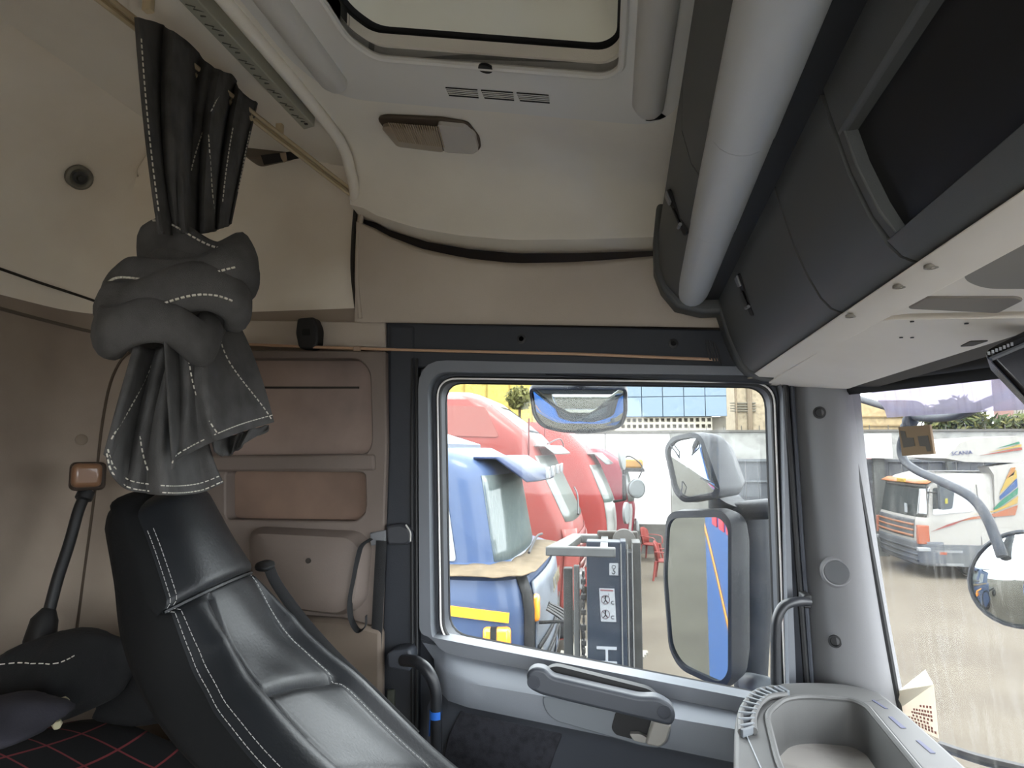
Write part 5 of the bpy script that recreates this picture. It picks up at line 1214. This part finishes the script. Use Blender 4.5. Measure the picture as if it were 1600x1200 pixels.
# roof deflector and sleeper side
wside('roof_deflector', [(1476, 716), (1500, 692), (1520, 685), (1590, 681), (1640, 690), (1640, 724), (1510, 722)], whit, Y=WY+.1, th=2.0)
wside('sleeper_side', [(1452, 742), (1470, 730), (1500, 722), (1640, 716), (1640, 828), (1590, 828), (1590, 824), (1480, 824), (1470, 838), (1455, 838), (1455, 800), (1530, 790), (1552, 770), (1552, 745)][3:7]+[(1555, 824), (1553, 742), (1545, 730)], whit, Y=WY-.005, th=.5)
rain = [('stripe_orange', 'd98a5c'), ('stripe_yellow', 'e9c75f'), ('stripe_blue', '5a80b8'), ('stripe_green', '4fa684')]
for nm, h, pts in (('rainbow_stripe', 'e2a05a', [(1572, 748), (1580, 731), (1587, 730), (1584, 742)]), ('rainbow_stripe', 'ecc964', [(1562, 772), (1572, 749), (1588, 734), (1589, 746)]),
                   ('rainbow_stripe', '4f78b6', [(1562, 776), (1589, 748), (1590, 760), (1563, 781)]), ('rainbow_stripe', '49a37f', [(1552, 795), (1564, 783), (1591, 762), (1590, 772), (1566, 790), (1556, 796)]),
                   ('rainbow_stripe', 'ebc45e', [(1520, 804), (1552, 798), (1568, 791), (1591, 775), (1590, 786), (1555, 800)]), ('rainbow_stripe', 'dd8a60', [(1495, 816), (1520, 808), (1556, 802), (1591, 789), (1586, 805), (1550, 808), (1515, 812)]),
                   ('rainbow_stripe', 'c96a62', [(1455, 831), (1480, 820), (1518, 808), (1490, 820)]),
                   ('roof_stripe', '49a37f', [(1556, 701), (1592, 690), (1594, 693)]), ('roof_stripe', 'ecc964', [(1545, 707), (1596, 694), (1596, 698)]), ('roof_stripe', 'd06a54', [(1530, 712), (1597, 699), (1597, 703)])):
    wside(nm, pts, M('rain_'+h, h, .5), Y=WY-.03 if nm[0] == 'r' and 'roof' not in nm else WY+.07)
tb = text('badge', 'SCANIA', M('badge_blue', '4a5a9c', .5), .13, basis(at(1503, 708, Y=WY+.08), (1, 0, .08), (-.08, 0, 1)), None); tb.parent = W.t; tb.matrix_parent_inverse = (Matrix.Translation(W.t.location) @ Matrix.Rotation(math.pi, 4, 'Z')).inverted()
wside('mirror', [(1468, 753), (1484, 750), (1492, 762), (1488, 795), (1470, 797)], M('mirror_dark', '6b7478', .5), Y=WY-.25, th=.12, r=.05)
wside('mirror_arm', [(1450, 768), (1470, 770), (1470, 772), (1450, 770)], chas, Y=WY-.15, th=.05)
wside('sticker', [(1477, 779), (1481, 779), (1481, 787), (1477, 787)], M('yellow_note', 'e6dc4e', .6), Y=WY-.27)
MB().box((-.02, .62, 1.6), (.02, .12, .22)).build('permit', M('permit_white', 'dfe6ea', .6), W.t)
W.chassis(4.5)
for o in W.t.children:
    pass
# ================================================================ FORKLIFT MAST, CHAIRS, PALLET, PERSON
fk = thing('forklift_mast', 'dark forklift mast with chain and warning stickers beside the blue lorry', 'forklift mast', (-.1, 4.7, 0))
steel = M('mast_steel', '3a4656', .5, var=.35, vscale=6, col2='4a5868'); steell = M('mast_pale', '8a8b87', .55)
YF_ = 4.6
def mast(name, pts, Y, th, mat, **k): return plateY(name, pts, Y, th, mat, fk, **k)
def down(px, py, Y): q = at(px, py, Y=Y); return q
def col(name, x0, x1, ytop, Y, th, mat, dx=2):
    a = at(x0, ytop, Y=Y); b = at(x1, ytop, Y=Y); return MB().box(((a.x+b.x)/2, Y+th/2, a.z/2+.06), (b.x-a.x, th, a.z-.12)).build(name, mat, fk, bevel=.006)
col('inner_channel', 916, 972, 846, YF_, .14, steel)
col('outer_rail', 969, 978, 846, YF_-.01, .16, steel); col('outer_rail', 979, 988, 863, YF_, .16, M('rail_dark', '3c3f42', .5)); col('outer_rail', 987, 1001, 848, YF_+.02, .2, M('rail_brown', '55544f', .6))
for x in (970, 980, 987.5): MB().tube([at(x, 850, Y=YF_-.015), V((at(x, 850, Y=YF_-.015).x, YF_-.015, .1))], .004, 6).build('rail_edge', M('edge_bright', 'b5b6b2', .4), fk)
col('cylinder', 896, 905, 884, YF_+.1, .05, steell); col('backplate', 880, 894, 888, YF_+.16, .08, M('mast_back', '5d5f5c', .6))
chx = at(911, 900, Y=YF_).x; ch = MB().box((chx, YF_+.03, 1.25), (.012, .012, 1.9)).build('chain', black, fk)
for k in range(34): MB().box((chx, YF_+.03, 2.18-.052*k), (.034 if k % 2 else .02, .03, .036)).build('chain_link', M('chain_steel', '4c4b48', .5), ch, bevel=.004)
# U-shaped top bar
ub = [at(848, 862, Y=4.35), at(866, 846, Y=4.75), at(905, 838, Y=4.95), at(940, 837, Y=4.95)]
zU = at(900, 868, Y=4.35).z
up = [V((at(852, 868, Y=4.3).x, 4.30, zU)), V((at(962, 868, Y=4.3).x, 4.30, zU)), V((at(962, 868, Y=4.3).x, 4.36, zU)), V((at(885, 858, Y=4.3).x, 4.36, zU)), V((at(908, 845, Y=4.9).x, 4.92, zU)), V((at(945, 845, Y=4.9).x, 4.92, zU)), V((at(945, 845, Y=4.9).x, 5.0, zU)), V((at(893, 845, Y=4.9).x, 5.0, zU))]
MB().prism(up, (0, 0, .06)).build('top_guard', M('guard_grey', '8b8d8a', .55, var=.3), fk, bevel=.008)
MB().box((at(945, 845, Y=4.9).x, 4.68, zU+.03), (.05, .7, .05)).build('guard_brace', M('guard_grey', '8b8d8a', .55), fk)
MB().box((at(965, 845, Y=4.9).x, 4.95, zU+.02), (.3, .06, .14)).build('crosshead', M('crosshead', '5c564e', .6), fk, bevel=.01)
MB().lathe(V((at(975, 838, Y=4.85).x, 4.88, zU+.03)), (0, -1, 0), ((.085, -.02), (.085, .0), (.07, .0), (.07, .02), (.085, .02), (.085, .03), (.0, .03)), 24).build('pulley', M('pulley_grey', '8d8a84', .5), fk)
MB().box((.02, 4.72, .06), (.75, .5, .12)).build('foot', steel, fk, bevel=.01)
for sd in (-.2, .15): MB().box((sd, 4.1, .10), (.12, 1.1, .05)).build('fork', steel, fk, bevel=.008)
stk_w = M('sticker_white', 'dfe4e8', .6); inkb = M('sticker_ink', '33363a', .7); inkr = M('sticker_red', 'b4666a', .7)
s1 = mast('hook_sticker', [(952, 880), (966, 880), (966, 899), (952, 899)], YF_-.006, .004, stk_w)
def fl2(px, py): return at(px, py, Y=YF_-.008)
MB().tube(cr([fl2(959+3*math.cos(a), 886+2.6*math.sin(a)) for a in [k*math.pi/6 for k in range(13)]], 1), .0016, 5).build('hook_eye', inkb, s1)
MB().tube(cr([fl2(959, 889), fl2(959, 892), fl2(961, 894), fl2(959, 897), fl2(956, 895)], 4), .003, 5).build('hook', inkb, s1)
s2 = mast('warning_sticker', [(936, 919), (960, 920), (963, 972), (939, 971)], YF_-.006, .004, stk_w)
MB().prism([fl2(x, y) for x, y in ((938, 921), (958, 922), (958, 924), (938, 923))], (0, -.001, 0)).build('print_line', inkr, s2)
for cy in (937, 960):
    MB().tube([fl2(946+6.5*math.cos(a), cy+7*math.sin(a)) for a in [k*math.pi/10 for k in range(21)]], .002, 5).build('ban_ring', M('ring_ink', '8a6a72', .7), s2)
    MB().tube([fl2(941.5, cy-5), fl2(950.5, cy+5)], .002, 5).build('ban_bar', M('ring_ink', '8a6a72', .7), s2)
    MB().tube([fl2(946, cy-4), fl2(946, cy+1)], .004, 6).build('figure_body', inkb, s2); MB().disc(fl2(946, cy-5), (0, -1, 0), .006, .002, 10).build('figure_head', inkb, s2)
    for dx in (-3, 3): MB().tube([fl2(946, cy+1), fl2(946+dx, cy+5)], .0028, 5).build('figure_leg', inkb, s2)
    text('letter', 'C', inkb, .035, basis(fl2(957, cy+5), (1, 0, 0), (0, 0, 1)), s2)
MB().tube([fl2(940, 932), fl2(951, 932), fl2(951, 927)], .0015, 5).build('arm_line', inkb, s2)
text('letter_h', 'H', M('letter_white', 'e6ecf2', .5), .20, basis(at(950, 1024, Y=YF_-.004), (0, 0, 1), (-1, 0, 0)), fk)
# plastic chairs
def chair(name, label, loc, rz):
    t = thing(name, label, 'chair', loc, 'red plastic chairs by the wall', rz=rz, local=True); pl_ = M('red_plastic', 'c4574e', .5)
    MB().prism(rnd([V((-.22, -.22, .42)), V((.22, -.22, .42)), V((.24, .22, .42)), V((-.24, .22, .42))], .06), (0, 0, .03)).build('seat', pl_, t, bevel=.008)
    rows = [[V((.27*math.sin(a)*k, -.22-.10*(z-.44)+.12*(1-math.cos(a)), z-.12*(1-math.cos(a))*(z > .7))) for a in [lerp(-1.3, 1.3, i/10) for i in range(11)]] for z, k in ((.44, .85), (.6, .95), (.8, 1.0), (.88, .9))]
    MB().grid(rows).build('backrest', pl_, t, solid=.02)
    for sx in (-1, 1):
        MB().tube(cr([V((sx*.25, -.2, .66)), V((sx*.29, .05, .66)), V((sx*.27, .22, .62)), V((sx*.25, .24, .44))], 4), (.03, .012), 8, flat=(1, 0, 0)).build('armrest', pl_, t)
        for sy in (-1, 1): MB().tube([V((sx*.20, sy*.19, .43)), V((sx*.26, sy*.25, 0))], [.035, .025], 8).build('leg', pl_, t)
    return t
q = at(1018, 872, Y=18.0); c1 = chair('plastic_chair', 'red plastic armchair standing against the white wall', (q.x, 18.3, 0), math.radians(-115))
q = at(1040, 895, Y=15.6); dup(c1, (q.x, 15.7, 0), math.radians(-100), 'red plastic chair mostly hidden behind the tall mirror', 'red plastic chairs by the wall')
# pale slatted pallet leaning by the red lorry
pt_ = thing('pallet', 'pale slatted timber pallet on the ground between lorries and mast', 'pallet', (-.35, 8.2, 0))
for k in range(7): MB().box((-.20+.03*k, 8.0+.15*k, .55-.02*k), (.9, .10, .03), Matrix.Rotation(.12, 3, 'Y')).build('slat', M('pale_timber', 'cbc6b8', .8), pt_)
for sd in (-.4, .35): MB().box((-.12+sd*.9, 8.4, .25), (.10, 1.1, .50)).build('bearer', M('pale_timber', 'cbc6b8', .8), pt_)
# person by the gap in the wall, seen between the two mirrors
def person():
    t = thing('person', 'person in dark grey trousers standing beyond the wall gap', 'person', (at(1084, 790, Y=27).x, 27, 0))
    bx = t.location.x
    J = {'pel': (0, 0, .95, .15), 'sp': (0, 0, 1.15, .14), 'ch': (0, .01, 1.36, .17), 'nk': (0, 0, 1.52, .06), 'hd': (0, -.02, 1.64, .10), 'tp': (0, -.01, 1.74, .075),
         'hl': (-.10, 0, .88, .10), 'kl': (-.12, -.02, .50, .065), 'al': (-.13, .02, .09, .045), 'tl': (-.14, -.14, .04, .035), 'hr': (.10, 0, .88, .10), 'kr': (.12, -.01, .50, .065), 'ar': (.14, .02, .09, .045), 'tr': (.16, -.14, .04, .035),
         'sl': (-.19, 0, 1.42, .065), 'el': (-.25, .02, 1.14, .048), 'wl': (-.25, -.06, .90, .034), 'fl': (-.24, -.09, .80, .028), 'sr': (.19, 0, 1.42, .065), 'er': (.25, .02, 1.14, .048), 'wr': (.25, -.06, .90, .034), 'fr': (.24, -.09, .80, .028)}
    K = list(J); E_ = [('pel', 'sp'), ('sp', 'ch'), ('ch', 'nk'), ('nk', 'hd'), ('hd', 'tp'), ('pel', 'hl'), ('hl', 'kl'), ('kl', 'al'), ('al', 'tl'), ('pel', 'hr'), ('hr', 'kr'), ('kr', 'ar'), ('ar', 'tr'), ('ch', 'sl'), ('sl', 'el'), ('el', 'wl'), ('wl', 'fl'), ('ch', 'sr'), ('sr', 'er'), ('er', 'wr'), ('wr', 'fr')]
    me = bpy.data.meshes.new('body'); me.from_pydata([V(J[k][:3])+V((bx, 27, 0)) for k in K], [(K.index(a), K.index(b)) for a, b in E_], [])
    o = bpy.data.objects.new('body', me); COL.objects.link(o); md = o.modifiers.new('skin', 'SKIN')
    for i, k in enumerate(K): me.skin_vertices[0].data[i].radius = (J[k][3],)*2; me.skin_vertices[0].data[i].use_root = k == 'pel'
    o.modifiers.new('sub', 'SUBSURF').render_levels = 2
    mt = bpy.data.materials.new('clothes'); mt.use_nodes = True; nt = mt.node_tree; b = nt.nodes['Principled BSDF']; b.inputs['Roughness'].default_value = .9
    tc = nt.nodes.new('ShaderNodeTexCoord'); sx = nt.nodes.new('ShaderNodeSeparateXYZ'); nt.links.new(tc.outputs['Object'], sx.inputs[0])
    rp_ = nt.nodes.new('ShaderNodeValToRGB'); rp_.color_ramp.interpolation = 'CONSTANT'; e = rp_.color_ramp.elements; e[0].color = (*rgb('2c2a28'), 1); e[1].position = .05; e[1].color = (*rgb('5b5f66'), 1)
    for p_, c_ in ((.50, 'a9adb0'), (.76, '6b4a38'), (.88, '1a1614')): n_ = e.new(p_); n_.color = (*rgb(c_), 1)
    mu = nt.nodes.new('ShaderNodeMath'); mu.operation = 'DIVIDE'; mu.inputs[1].default_value = 2.0; nt.links.new(sx.outputs[2], mu.inputs[0]); nt.links.new(mu.outputs[0], rp_.inputs[0]); nt.links.new(rp_.outputs[0], b.inputs['Base Color'])
    me.materials.append(mt); attach(o, t)
person()
for o in LOCALS: del o['_local']
